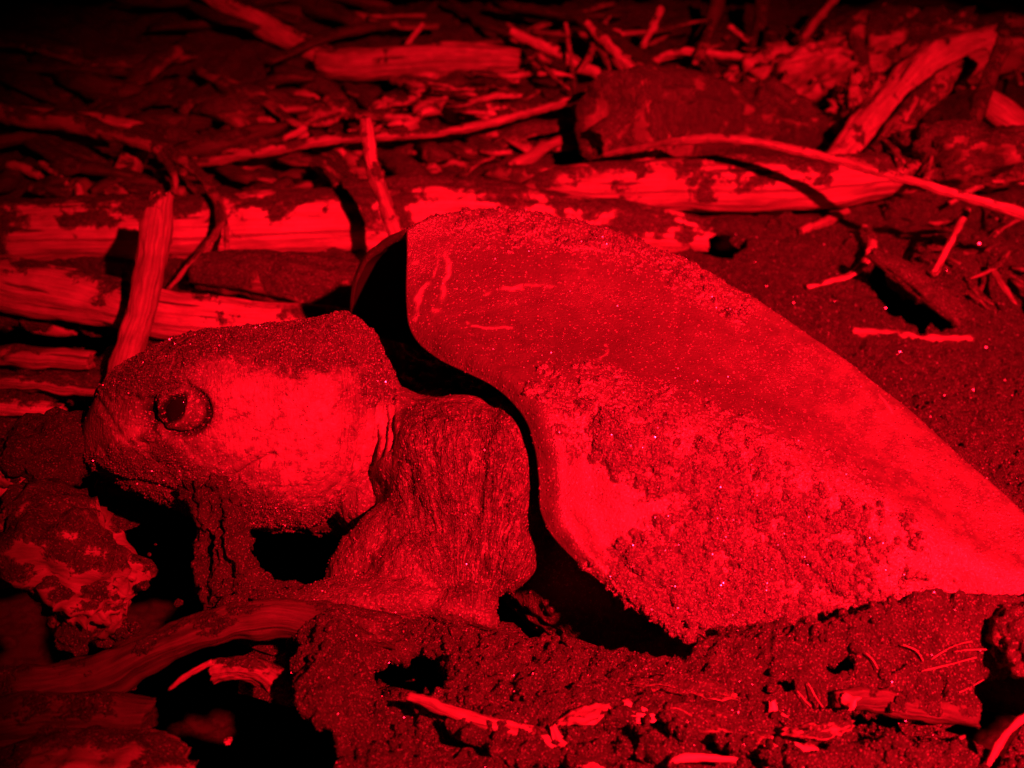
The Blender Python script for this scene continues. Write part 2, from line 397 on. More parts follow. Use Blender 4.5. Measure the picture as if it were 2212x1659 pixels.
for dz, out in ((-.003, -.0015), (-.009, .0), (-.016, .006), (-.024, .020), (-.028, .045)):
    ret = bmesh.ops.extrude_edge_only(bm, edges=be)
    nbe = [g for g in ret['geom'] if isinstance(g, bmesh.types.BMEdge)]; nvs = [g for g in ret['geom'] if isinstance(g, bmesh.types.BMVert)]
    nxt = {}
    for v in nvs:
        src = None
        for e in v.link_edges:
            o_ = e.other_vert(v)
            if o_ in cur and o_ not in nvs: src = o_; break
        if src is None: continue
        c0, d0 = cur[src]; n_ = vnoise(np.array(c0), 55., 40)
        v.co = c0 + d0 * out * (1 + .4 * n_) + Vector((0, 0, dz * (1 + .35 * n_))); nxt[v] = (c0, d0)
    cur, be = nxt, nbe
bm.to_mesh(gm); bm.free(); gm.polygons.foreach_set('use_smooth', np.ones(len(gm.polygons), bool))
tag(link('sand', gm, M['sand']), kind='structure')
# the hollow under the crust
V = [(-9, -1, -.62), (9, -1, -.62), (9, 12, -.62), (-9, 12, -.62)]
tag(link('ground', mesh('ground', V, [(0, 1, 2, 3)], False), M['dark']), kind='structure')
# loose grains
V = co(gm); px, py = proj(V); wgt = ((V[:, 1] < 2.2) & (px > -80) & (px < 2290) & (py > 500) & (py < 1720)).astype(float) / np.maximum(V[:, 1], .5) ** 2.2
P, Nn = scatter(gm, wgt, 110000); dd = P[:, 1]
sz = rng.uniform(.0005, .0013, len(P)) * np.clip(dd, .7, 1.6)
tag(grains('sand_grains', P + Nn * sz[:, None] * .3, sz, 'grain'), kind='stuff')

# crumbs of clotted sand lying about
def crumbs(name, P, size, m):
    th_ = np.linspace(0, np.pi, 6)[:, None]; ph_ = np.linspace(0, 2 * np.pi, 8, endpoint=False)[None]
    B = np.stack([np.sin(th_) * np.cos(ph_), np.sin(th_) * np.sin(ph_), np.cos(th_) + 0 * ph_], -1).reshape(-1, 3); Fq = grid_faces(6, 8, True); n = len(P)
    off = rng.uniform(0, 100, (n, 1, 3)); sc = size[:, None, None] * rng.uniform(.7, 1.3, (n, 1, 3))
    V = B[None] * (1 + .45 * fbm(B[None] + off, 1.6, 2, 3))[..., None] * sc + P[:, None]
    F = (Fq[None] + (np.arange(n) * 48)[:, None, None]).reshape(-1, 4)
    return tag(link(name, fast_mesh(name, V.reshape(-1, 3), F), M[m]), kind='stuff')
V = co(gm); cw = wgt * np.clip(fbm(V, 22, 3, 77) + .35, 0, 1) ** 2 * (.2 + np.clip(py - 1100, 0, 400) / 400.) * (px > 500)
P, Nn = scatter(gm, cw, 5200); sz = .0012 + .0032 * rng.random(len(P)) ** 2.2
crumbs('sand_crumbs', P + np.array([0, 0, .2]) * sz[:, None], sz, 'sand')

# ------------------------------------------------------------------ THE TURTLE
root = bpy.data.objects.new('sea_turtle', None); COL.objects.link(root)
tag(root, 'sea turtle with a sand dusted shell and head, resting among driftwood', 'turtle')
def dcurve(pts, n): return spline(np.array([U(*p) for p in pts]), n)
# carapace: near half between ridge and buried margin, far half beyond the ridge
NU, NVn, NVf = 430, 330, 50
rim = dcurve([(880, 498, 1.12), (879, 560, 1.10), (879, 630, 1.075), (884, 700, 1.045), (905, 742, 1.02), (950, 778, .985), (1005, 805, .955), (1060, 833, .928), (1105, 868, .905), (1138, 910, .885), (1155, 970, .868), (1164, 1040, .852), (1168, 1105, .838), (1200, 1170, .822), (1265, 1235, .806), (1340, 1292, .79), (1425, 1350, .775), (1510, 1400, .765), (1600, 1450, .745)], NVn)
tail = dcurve([(2500, 1380, .76), (2520, 1480, .74), (2470, 1540, .74), (2400, 1600, .74)], NVn)
ridge = dcurve([(880, 498, 1.12), (925, 474, 1.135), (1000, 456, 1.15), (1080, 451, 1.16), (1160, 464, 1.16), (1280, 490, 1.15), (1400, 529, 1.13), (1500, 574, 1.11), (1600, 630, 1.085), (1700, 690, 1.055), (1820, 772, 1.015), (1940, 866, .97), (2040, 958, .93), (2120, 1030, .895), (2212, 1112, .855), (2350, 1240, .80), (2500, 1380, .76)], NU)
marg = dcurve([(1600, 1450, .745), (1750, 1480, .77), (1950, 1500, .785), (2150, 1540, .775), (2400, 1600, .74)], NU)
u = np.linspace(0, 1, NU)[:, None, None]; v = np.linspace(0, 1, NVn)[None, :, None]
c00, c10, c01, c11 = rim[0], tail[0], rim[-1], tail[-1]
near = (1 - v) * ridge[:, None] + v * marg[:, None] + (1 - u) * rim[None] + u * tail[None] - ((1 - u) * (1 - v) * c00 + u * (1 - v) * c10 + (1 - u) * v * c01 + u * v * c11)
bl = (np.sin(np.pi * v ** .8) ** 1.0) * (1 - np.exp(-u * 9)) * (1 - .5 * u)
near = near + bl * np.array([.0, -.068, .026])
# the shoulder of the rim: a rolled lip
lip = np.exp(-((u - .035) / .028) ** 2) * np.clip((v - .10) * 5, 0, 1)
near = near + lip * np.array([-.001, -.007, .005]) - np.exp(-((u - .085) / .03) ** 2) * np.clip((v - .12) * 5, 0, 1) * np.array([0, -.005, .004])
ang = np.linspace(0, np.pi / 2, NVf + 1)[1:][::-1]          # far margin ... ridge
farw = .30 * np.sin(np.pi * np.clip(.22 + .78 * u[:, 0, 0], 0, 1)) ** .7 + .04
rimf = dcurve([(757, 700, 1.30), (757, 640, 1.26), (768, 590, 1.225), (795, 545, 1.19), (835, 513, 1.155), (880, 498, 1.12)], NVf + 1)[:-1]
far = np.zeros((NU, NVf, 3))
for i in range(NU):
    rz = ridge[i][2] + .02; tv = (0.55 - ridge[i][2]) / ridge[i][1] * 1.06; fw_ = min(farw[i], rz / tv / 1.25)
    s_ = np.sin(ang); t_ = s_ * fw_; f_ = ridge[i] + np.stack([.04 * s_, t_, -tv * t_ - (rz - tv * fw_) * (1 - np.cos(ang)) ** 1.5], -1)
    k = np.exp(-u[i, 0, 0] * 14); far[i] = f_ * (1 - k) + (rimf + (ridge[i] - ridge[0]) * .9) * k
shell = np.concatenate([far, near], 1); NV = NVf + NVn
sv = shell.reshape(-1, 3)
cm = fast_mesh('carapace', sv, grid_faces(NU, NV))
n_ = nor(cm)
if n_[NVf + 60 + 100 * NV][1] > 0:
    cm = fast_mesh('carapace', sv, grid_faces(NU, NV)[:, ::-1]); n_ = nor(cm)
px, py = proj(sv)
nf = (np.arange(len(sv)) % NV) >= NVf - 12
# scute seams: faint dips
seams = [[(1185, 500), (1190, 620), (1200, 760), (1170, 850)], [(1470, 640), (1450, 800), (1500, 950), (1480, 1100)], [(940, 700), (1190, 640), (1460, 790), (1750, 900), (2050, 1120)], [(1760, 760), (1750, 900), (1820, 1100)]]
sd = np.min([dist_line(px, py, s) for s in seams], 0); 
sv2 = sv + n_ * (-(.0009 * np.exp(-(sd / 9) ** 2)) * nf)[:, None] + n_ * (.0022 * fbm(sv, 16, 3, 5))[:, None]
scr = [([(962, 540), (968, 590), (958, 655)], 5), ([(935, 668), (985, 668)], 5), ([(980, 665), (1040, 640), (1120, 625), (1200, 618)], 3), ([(893, 690), (905, 650), (930, 615)], 4), ([(890, 575), (930, 572)], 3), ([(1290, 780), (1310, 745)], 2), ([(1020, 705), (1100, 700)], 2), ([(945, 520), (940, 600)], 2.5), ([(1850, 760), (1930, 900)], 2), ([(975, 670), (1010, 700)], 2.5)]
sc = np.zeros(len(sv))
for pl, wd in scr: sc = np.maximum(sc, np.exp(-(dist_line(px + 9 * fbm(sv, 45, 3, 2), py + 9 * fbm(sv, 45, 3, 3), pl) / wd) ** 2))
sc *= nf * np.clip(.42 + .7 * fbm(sv, 60, 3, 9), 0, .8)
# wet sand clinging to the lower flank
m1 = softpoly(px, py, [(1210, 860), (1350, 870), (1500, 930), (1640, 980), (1800, 1060), (1900, 1150), (2000, 1260), (2000, 1400), (1400, 1420), (1300, 1260), (1350, 1180), (1450, 1150), (1300, 1020), (1230, 950)], 90)
m2 = softpoly(px, py, [(1330, 1200), (1400, 1190), (1480, 1210), (1560, 1260), (1700, 1310), (1800, 1370), (1500, 1420), (1420, 1320), (1340, 1240)], 30)
m3 = softpoly(px, py, [(900, 470), (1080, 430), (1280, 470), (1500, 560), (1640, 640), (1600, 680), (1400, 580), (1200, 530), (1000, 510)], 30) * .45
bare = softpoly(px, py, [(1160, 880), (1200, 1000), (1300, 1020), (1400, 1100), (1330, 1180), (1200, 1170), (1160, 1060)], 40)
clump = fbm(sv, 80, 4, 31, .72) + .35 * fbm(sv, 20, 2, 33)
den = np.clip(m1 * .85 + m2 * 1.1 + m3 - bare * .5, 0, 1) * nf
thr = den * .95 + .42 * clump - .50
sandm = np.clip(thr * 2.6 + .5, 0, 1) * (den > .05)
fine = np.clip(fbm(sv, 190, 3, 37, .7), -.6, 1)
sv2 = sv2 + n_ * ((sandm * (.0016 + .0016 * clump + .0022 * fine)) + den * .0008 * fine)[:, None]
setco(cm, sv2); front_shade = softpoly(px, py, [(880, 470), (1100, 430), (1500, 560), (1690, 690), (1730, 900), (1560, 980), (1330, 870), (1200, 850), (1090, 780), (960, 740), (895, 690)], 130)
front_shade = np.clip(front_shade * (1 + .5 * fbm(sv, 14, 4, 91)), 0, 1) * nf  # upper front painted darker, up to the edge of the torch pool
wet = np.exp(-((px - 2070) / 110) ** 2 - ((py - 1240) / 80) ** 2) * nf
sandm = sandm * (1 - .8 * wet)
attr(cm, 'front_shade', front_shade); attr(cm, 'wet', wet); attr(cm, 'sand', sandm); attr(cm, 'dust', np.clip(den * 1.3 + .04, 0, 1)); attr(cm, 'scratch', np.clip(sc, 0, 1))
mS, nt, b = mat('carapace_horn')
c = coords(nt); A = lambda n: N(nt, 'ShaderNodeAttribute', attribute_name=n).outputs['Fac']
n1 = noise(nt, c, 9, 5, .6); n2 = noise(nt, c, 70, 5, .7); n3 = noise(nt, c, 430, 3, .7)
col = mix(nt, ramp(nt, n1, [(.35, 0.), (.65, 1.)]), (.125, .105, .081), (.19, .16, .125))
col = mix(nt, A('front_shade'), col, (.105, .088, .068))  # painted shade over the front of the horn
col = mix(nt, ramp(nt, n2, [(.40, .75), (.56, 0.)]), col, (.085, .07, .053))
col = mix(nt, A('scratch'), col, (.55, .48, .40))
sp = nt.nodes.new('ShaderNodeSeparateColor'); nt.links.new(vor(nt, c, 820), sp.inputs[0])
spd = math_(nt, 'ADD', sp.outputs[0], math_(nt, 'MULTIPLY', A('dust'), .22))
col = mix(nt, ramp(nt, spd, [(.975, 0.), (1., .8)]), col, (.55, .48, .40))
scol, sh = sand_nodes(nt, .95)
col = mix(nt, A('sand'), col, scol)
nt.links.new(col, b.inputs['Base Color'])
nt.links.new(mix(nt, A('wet'), mix(nt, A('sand'), .30, .45, 'FLOAT'), .16, 'FLOAT'), b.inputs['Roughness'])
b.inputs['Specular IOR Level'].default_value = .9
hh = math_(nt, 'ADD', math_(nt, 'MULTIPLY', n3, .7), math_(nt, 'MULTIPLY', n2, .6))
hh = mix(nt, A('sand'), hh, sh, 'FLOAT')
nt.links.new(bump(nt, hh, .8, .0022), b.inputs['Normal'])
mU, ntU, bU = mat('shaded_underside'); bU.inputs['Base Color'].default_value = (.035, .03, .025, 1); bU.inputs['Roughness'].default_value = .6  # near-black colour stands in for the shade inside the shell opening
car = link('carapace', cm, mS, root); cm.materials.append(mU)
so = car.modifiers.new('thick', 'SOLIDIFY'); so.thickness = .009; so.offset = -1; so.material_offset = 1
wS = np.clip(den - .05, 0, 1) ** 1.2 * (.12 + 1.4 * np.clip(clump + .3, 0, 2) ** 1.5) + .03 * nf
P, Nn = scatter(cm, wS, 40000); sz = rng.uniform(.0004, .00105, len(P))
kp = (proj(P)[0] < 2300); P, Nn, sz = P[kp], Nn[kp], sz[kp]
tag(grains('sand_dusting', P + Nn * sz[:, None] * .4, sz, 'grain_shell', root), kind='stuff')

# body: head, neck, shoulders, flippers and belly in one skin
def ell(cx, cy, y, rx, rz, ry, rot=0, nu=28, nv=36, pw=1.):
    c = U(cx, cy, y); k = m_per(c); a, b_ = rx * k, rz * k; t = np.linspace(0, np.pi, nu)[:, None]; p = np.linspace(0, 2 * np.pi, nv, endpoint=False)[None]
    lx, ly, lz = np.cos(t) + 0 * p, np.sin(t) * np.cos(p), np.sin(t) * np.sin(p)
    X_, Y_, Z_ = lx * a, ly * ry, lz * b_; cr, sr = math.cos(R(rot)), math.sin(R(rot))
    W = np.stack([X_ * cr - Z_ * sr, Y_, X_ * sr + Z_ * cr], -1)
    upv = np.array([0, SP, CP]); fw = np.array([0, CP, -SP])
    W = c + W[..., :1] * np.array([1, 0, 0]) + W[..., 1:2] * fw + W[..., 2:] * upv
    return W.reshape(-1, 3), [tuple(f) for f in grid_faces(nu, nv, True)], np.zeros((nu * nv, 2))
def head():
    st = [(184, 925, 985, .985, .006), (192, 897, 1005, .98, .020), (212, 858, 1018, .975, .033), (245, 815, 1030, .972, .044), (295, 774, 1052, .97, .055), (360, 742, 1085, .97, .064), (430, 722, 1112, .97, .071), (510, 710, 1132, .975, .077), (590, 703, 1142, .98, .081), (665, 698, 1138, .985, .083), (730, 697, 1110, .99, .083), (785, 715, 1070, 1.0, .079), (825, 765, 1020, 1.01, .068), (848, 825, 970, 1.02, .05), (856, 870, 920, 1.02, .02)]
    nv = 40; th = np.linspace(0, 2 * np.pi, nv, endpoint=False); V = []
    S_ = spline(np.array(st, float), 40)
    for (dx, t_, b_, y, hb) in S_:
        T, B = U(dx, t_, y), U(dx, b_, y); c_ = (T + B) / 2; a = (T - B) / 2
        e = .86; cc = np.sign(np.cos(th)) * abs(np.cos(th)) ** e; s1 = np.sign(np.sin(th)) * abs(np.sin(th)) ** e
        # flat cheek, narrower crown
        V.append(c_ + cc[:, None] * a + (s1 * hb * (1 - .18 * np.maximum(cc, 0) ** 2))[:, None] * np.array([0, CP, -SP]))
    V = np.array(V).reshape(-1, 3); F = [tuple(f) for f in grid_faces(len(S_), nv, True)]
    F.append(tuple(range(nv))[::-1]); F.append(tuple((len(S_) - 1) * nv + k for k in range(nv)))
    return V, F, np.zeros((len(V), 2))
parts = [head(),
    ell(840, 980, 1.035, 120, 150, .075), ell(800, 1050, 1.0, 95, 120, .06, 20),             # throat and neck
    ell(960, 945, 1.06, 130, 105, .085), ell(1080, 985, 1.04, 130, 130, .09),              # neck root
    ell(1010, 1055, .935, 145, 200, .075, -4), ell(985, 960, .955, 150, 108, .07), ell(925, 1045, .945, 85, 160, .06, 8), ell(868, 985, .98, 66, 135, .06, 4), ell(880, 1000, .958, 66, 120, .05, 6), ell(1096, 1050, .912, 96, 178, .06, -3), ell(1090, 965, .93, 78, 92, .055, -20), ell(872, 1050, .965, 60, 130, .05, 10), ell(1050, 960, .945, 95, 90, .06, 0),   # shoulder
    ell(885, 1160, .905, 215, 95, .046, 36), ell(950, 1225, .87, 155, 95, .05, 0), ell(1072, 1170, .878, 96, 118, .045, 0),
    ell(1040, 1328, .812, 46, 26, .022, -32), ell(1000, 1298, .828, 78, 50, .035, 0), ell(830, 1290, .838, 205, 52, .042, 3), ell(680, 1305, .832, 105, 30, .032, 4),
    ell(1330, 1190, 1.02, 330, 230, .16, -25), ell(1330, 1230, 1.03, 210, 150, .07, -35),   # breast and belly
    ell(1560, 1180, 1.04, 330, 190, .12, -25),
]
V, F, uvx = join(parts)
tmp = mesh('body_rough', V, F); to = bpy.data.objects.new('body_rough', tmp); COL.objects.link(to)
rm = to.modifiers.new('r', 'REMESH'); rm.mode = 'VOXEL'; rm.voxel_size = .0023
sm = to.modifiers.new('s', 'SMOOTH'); sm.iterations = 15; sm.factor = .6
dg = bpy.context.evaluated_depsgraph_get(); bmsh = bpy.data.meshes.new_from_object(to.evaluated_get(dg)); bpy.data.objects.remove(to)
bmsh.name = 'body'; bmsh.polygons.foreach_set('use_smooth', np.ones(len(bmsh.polygons), bool))
V = co(bmsh); Nn = nor(bmsh); px, py = proj(V)
facing = np.clip(-(Nn[:, 1] * CP - Nn[:, 2] * SP) * 3 + .4, 0, 1)
headm = ((px < 862) & (py < 1160) & (px + .9 * (py - 900) < 905)).astype(float)
# sand masks
top = softpoly(px, py, [(190, 860), (300, 760), (450, 700), (700, 670), (820, 700), (850, 850), (800, 860), (770, 790), (700, 790), (640, 800), (560, 795), (500, 775), (430, 790), (380, 810), (300, 835), (250, 860)], 22)
mouth = softpoly(px, py, [(200, 985), (300, 945), (380, 955), (430, 985), (490, 1030), (560, 1050), (660, 1090), (740, 1060), (760, 1100), (690, 1135), (560, 1140), (430, 1135), (350, 1100), (260, 1050)], 26)
brow = softpoly(px, py, [(290, 830), (380, 815), (440, 835), (445, 880), (380, 862), (330, 900)], 18) * .85
back = softpoly(px, py, [(760, 720), (830, 780), (850, 860), (790, 880), (760, 800)], 22) * .45
flip = softpoly(px, py, [(880, 880), (1100, 900), (1165, 1100), (1100, 1290), (1080, 1370), (600, 1360), (600, 1300), (760, 1140), (860, 1060)], 18) * .52
cl = fbm(V, 60, 4, 61, .6); cov = np.clip(top * 1.1 + mouth + brow + back, 0, 1) * headm
fz = fbm(V, 240, 2, 67); sandm = np.clip((cov * .92 + .34 * cl + .12 * fz - .5) * 2.2 + .5, 0, 1) * (cov > .04)
flm = flip * (1 - headm); sandf = np.clip((flm + .30 * cl - .42) * 4 + .3, 0, 1) * flm
sandm = np.clip(np.maximum(sandm, sandf), 0, 1)
# relief
d = np.zeros(len(V))
d += headm * sandm * (.0018 + .0016 * cl + .0012 * fbm(V, 260, 2, 66))
d += headm * (.0022 * fbm(V, 24, 3, 64) * (.4 + top)) + headm * top * .007 * np.exp(-((px - 740) / 60) ** 2 - ((py - 700) / 40) ** 2)
ex, ey = px - 388, py - 884; ca, sa = math.cos(R(-18)), math.sin(R(-18)); e1, e2 = ex * ca - ey * sa, ex * sa + ey * ca
er = np.hypot(e1 / 64, e2 / 53)                                   # eye region radius
hf = headm * facing
d += hf * .0011 * np.cos(er * 21) * np.exp(-((er - .75) / .4) ** 2)
d += hf * (-.0078 * np.exp(-((er - 1.0) / .12) ** 2) * (1 - .35 * np.exp(-((ex + 10) / 30) ** 2 - ((ey + 50) / 20) ** 2)) + .0028 * np.exp(-(er / .8) ** 4))
d += hf * -.010 * np.exp(-((px - 324) / 20) ** 2 - ((py - 896) / 36) ** 2)
sa_, sb_ = ex * .78 + ey * .60 + 9, ex * -.60 + ey * .78 - 6; slit = np.hypot(sa_ / (15 + 3 * np.cos(sb_ / 14)), sb_ / 33)
d += hf * (-.006 * np.exp(-slit ** 4) + .0032 * np.exp(-((slit - 1.65) / .32) ** 2))
d += hf * .004 * np.exp(-((px - 270) / 45) ** 2 - ((py - 950) / 70) ** 2)       # beak plate
ml = dist_line(px, py, [(215, 1010), (300, 1040), (380, 1062), (470, 1060), (540, 1010), (590, 985)])
d += hf * -.0055 * np.exp(-(ml / 6.5) ** 2)
jl = dist_line(px, py, [(215, 868), (258, 930), (300, 985), (360, 1010)]); d += hf * -.0022 * np.exp(-(jl / 6) ** 2)
# neck folds behind the jaw
nk = np.clip((px - 700) / 60, 0, 1) * headm + softpoly(px, py, [(700, 1080), (860, 900), (880, 1050), (800, 1140), (740, 1190)], 12) * (1 - headm)
d += np.clip(nk, 0, 1) * .0022 * fbm(V * np.array([1, 1, .22]), 95, 3, 71)
for fx in (726, 742, 762, 776, 794, 812, 828): d += -.0048 * hf * np.exp(-((px - fx - 22 * np.sin((py - 700) / 110.)) / 4.5) ** 2) * ((py > 740) & (py < 1010))
# long furrows of the shoulder, fanning down to the elbow
fan = np.arctan2(px - 1010 + 0 * py, 1500 - py)                        # angle about a point under the elbow
sh_m = softpoly(px, py, [(900, 890), (1100, 900), (1165, 1100), (1100, 1290), (1010, 1290), (860, 1130), (840, 1050)], 30)
q = np.stack([fan * 26 + .25 * vnoise(V, 40, 4), V[:, 2] * 9, V[:, 1] * 0], -1)
fur = fbm(q, 1.0, 2, 81); d += sh_m * facing * (-.0032 * np.clip(fur + .1, 0, 1) ** .7 + .0012 * fbm(V, 150, 2, 85))
d += flm * .0014 * fbm(V, 110, 3, 88)
d += (1 - headm) * (1 - flm) * .002 * fbm(V, 55, 3, 90)
dark_m = np.clip(1.2 * np.exp(-((er - 1.0) / .15) ** 2) * np.clip(.5 + (ex + .5 * ey) / 60, 0, 1) + 1.4 * np.exp(-((px - 325) / 19) ** 2 - ((py - 897) / 36) ** 2) + 1.3 * np.exp(-(slit / 1.25) ** 4) + .35 * np.exp(-(er / .95) ** 6), 0, 1) * hf  # black eye opening, plus painted shade in the lid groove and socket
V2 = V + Nn * d[:, None]
setco(bmsh, V2)
sandm = sandm * (1 - .9 * np.clip(dark_m, 0, 1))
attr(bmsh, 'sand', sandm); attr(bmsh, 'limb', 1 - headm); attr(bmsh, 'fan', fan * (sh_m > .02)); attr(bmsh, 'furrow', np.clip(sh_m * 1.3, 0, 1))
dark = dark_m
attr(bmsh, 'dark', dark)
pale = softpoly(px, py, [(470, 830), (600, 830), (700, 840), (740, 900), (730, 990), (700, 1040), (600, 1060), (560, 990), (480, 990), (450, 950)], 30) * headm
pale = np.maximum(pale, .55 * headm * np.exp(-((slit - 1.6) / .25) ** 2)); sandm = sandm * (1 - .5 * headm * np.exp(-((slit - 1.6) / .3) ** 2)); bmsh.attributes['sand'].data.foreach_set('value', sandm.astype(np.float32))
pale = np.maximum(pale, .8 * softpoly(px, py, [(800, 900), (850, 880), (840, 960), (760, 1030), (720, 1060), (760, 980)], 20))
pale = np.maximum(pale, .7 * softpoly(px, py, [(260, 900), (310, 900), (320, 960), (280, 1000), (250, 950)], 18) * headm)
attr(bmsh, 'pale', pale * facing)
mB, nt, b = mat('turtle_skin'); c = coords(nt)
A = lambda n: N(nt, 'ShaderNodeAttribute', attribute_name=n).outputs['Fac']
n1 = noise(nt, c, 26, 6, .65); n2 = noise(nt, c, 110, 5, .7); vd = vor(nt, c, 70, 'Distance')
cst = coords(nt, (1, 1, .2)); n4 = noise(nt, cst, 230, 4, .6)
base = mix(nt, ramp(nt, n1, [(.35, 0.), (.62, 1.)]), (.12, .10, .078), (.22, .185, .145))
blot = noise(nt, c, 75, 5, .65)
base = mix(nt, math_(nt, 'MULTIPLY', A('pale'), ramp(nt, blot, [(.36, .25), (.56, 1.)])), base, (.47, .40, .32))
base = mix(nt, ramp(nt, n2, [(.36, .8), (.5, 0.)]), base, (.10, .08, .06))
base = mix(nt, math_(nt, 'MULTIPLY', A('limb'), .55), base, (.075, .062, .05))
base = mix(nt, A('dark'), base, (.012, .01, .009))
sp = nt.nodes.new('ShaderNodeSeparateColor'); nt.links.new(vor(nt, c, 800), sp.inputs[0])
base = mix(nt, ramp(nt, sp.outputs[0], [(.90, 0.), (.94, .75)]), base, (.5, .44, .37))
scol, sh = sand_nodes(nt, 1.15)
nt.links.new(mix(nt, A('sand'), base, scol), b.inputs['Base Color'])
b.inputs['Roughness'].default_value = .5; b.inputs['Specular IOR Level'].default_value = .5
hh = math_(nt, 'ADD', math_(nt, 'MULTIPLY', n4, .8), math_(nt, 'MULTIPLY', n2, .7))
hh = mix(nt, A('sand'), hh, math_(nt, 'MULTIPLY', sh, 1.), 'FLOAT')
cx_ = nt.nodes.new('ShaderNodeCombineXYZ'); sz_ = nt.nodes.new('ShaderNodeSeparateXYZ'); nt.links.new(c, sz_.inputs[0])
wob = noise(nt, c, 30, 2, .5)
nt.links.new(math_(nt, 'ADD', math_(nt, 'MULTIPLY', A('fan'), 60.), math_(nt, 'MULTIPLY', wob, 5.)), cx_.inputs[0])
nt.links.new(math_(nt, 'MULTIPLY', sz_.outputs[2], 62.), cx_.inputs[1])
fr = noise(nt, cx_.outputs[0], 1., 3, .6)
fr = math_(nt, 'MULTIPLY', ramp(nt, fr, [(.30, 0.), (.55, 1.)]), A('furrow'))
b1 = bump(nt, fr, 1., .0075)
ve = N(nt, 'ShaderNodeTexVoronoi', Scale=34.); ve.feature = 'DISTANCE_TO_EDGE'
dm = N(nt, 'ShaderNodeMix'); dm.data_type = 'VECTOR'; dm.inputs[0].default_value = .04
nc = N(nt, 'ShaderNodeTexNoise', Scale=40., Detail=3.); nt.links.new(c, nc.inputs['Vector']); nt.links.new(c, dm.inputs[4]); nt.links.new(nc.outputs['Color'], dm.inputs[5]); nt.links.new(dm.outputs[1], ve.inputs['Vector'])
b1 = bump(nt, ramp(nt, ve.outputs['Distance'], [(0., 0.), (.06, 1.)]), .35, .0012, b1)
nt.links.new(bump(nt, hh, .9, .003, b1), b.inputs['Normal'])
body = link('body', bmsh, mB, root)
P, Nn2 = scatter(bmsh, np.clip(sandm * headm * 1.2 + flm * .45 + .03 * facing, 0, 2), 26000); sz = rng.uniform(.0004, .0011, len(P))
tag(grains('sand_crust', P + Nn2 * sz[:, None] * .4, sz, 'grain_shell', root), kind='stuff')
# eyeball between the lids
mE, nt, b = mat('wet_eye'); b.inputs['Base Color'].default_value = (.012, .01, .01, 1); b.inputs['Roughness'].default_value = .07
i = np.argmin(np.hypot(px - 382, py - 890) + (V[:, 1] > .97) * 1e4); ec = V2[i] + np.array([-.0012, .0006, 0])
t = np.linspace(0, np.pi, 20)[:, None]; p_ = np.linspace(0, 2 * np.pi, 28, endpoint=False)[None]
W = np.stack([np.sin(t) * np.cos(p_) * .0098, (np.cos(t) + 0 * p_) * .0045, np.sin(t) * np.sin(p_) * .0132], -1).reshape(-1, 3)
cr, sr = math.cos(R(-28)), math.sin(R(-28)); W = np.stack([W[:, 0] * cr - W[:, 2] * sr, W[:, 1], W[:, 0] * sr + W[:, 2] * cr], -1)
link('eye', mesh('eye', W + ec + np.array([0, -.001, 0]), [tuple(f) for f in grid_faces(20, 28, True)]), mE, root)
#PART2
# strand of wet sand from the mouth to the ground
def yt(pts, **kw):
    C = [U(p[0], p[1], p[2]) for p in pts]; return tube(C, [p[3] * m_per(c) for p, c in zip(pts, C)], **kw)
V, F, uv = join([
    yt([(430, 1045, .915, 36), (436, 1110, .895, 24), (436, 1180, .88, 13), (448, 1250, .862, 18), (470, 1300, .85, 38)], rough=.4, seed=3, nr=24, nseg=60, groove=.1),
    yt([(480, 1045, .915, 34), (494, 1110, .89, 26), (508, 1170, .875, 22), (530, 1230, .86, 22), (565, 1300, .845, 44)], rough=.4, seed=14, nr=24, nseg=60, groove=.1),
    yt([(455, 1075, .905, 30), (472, 1140, .885, 9), (476, 1200, .87, 12), (500, 1290, .85, 42)], rough=.45, seed=25, nr=20, nseg=60, groove=.1)])
V = np.array(V); V = V + np.stack([.0030 * fbm(V, 120, 3, 200 + k, .7) for k in range(3)], -1)
tag(link('sand_strand', mesh('sand_strand', V, F, uv=uv), M['sand']), 'ragged strand of wet sand hanging from the turtle\'s mouth to the ground', 'sand')

def clod(name, label, cat, dx, dy, y, rx, rz, ry, m='sandy', rot=0, rough=.28, seed=0, group=None, parent=None, f=1., sub=.12):
    V, F, _ = ell(dx, dy, y, rx, rz, ry, rot, 48, 60); c = V.mean(0); k = rx * m_per(c)
    D = (V - c); q = V / max(k, .004)
    q = q + seed * 3.1
    V = V + D * (rough * fbm(q, 1.1 * f, 4, seed) + sub * fbm(q, 4.5 * f, 3, seed + 4))[:, None]
    V = V + np.stack([.0016 * fbm(V, 130, 3, seed + 50 + k_, .7) for k_ in range(3)], -1) * min(1, k / .02)
    uv = np.stack([D[:, 0], D[:, 2] * .3 + D[:, 1] * .3], -1)
    o = link(name, mesh(name, V, F, uv=uv), M[m], parent)
    return tag(o, label, cat, group) if parent is None else o
def yg(dx, dy, lift=0): return at(dx, dy, lift)[1]

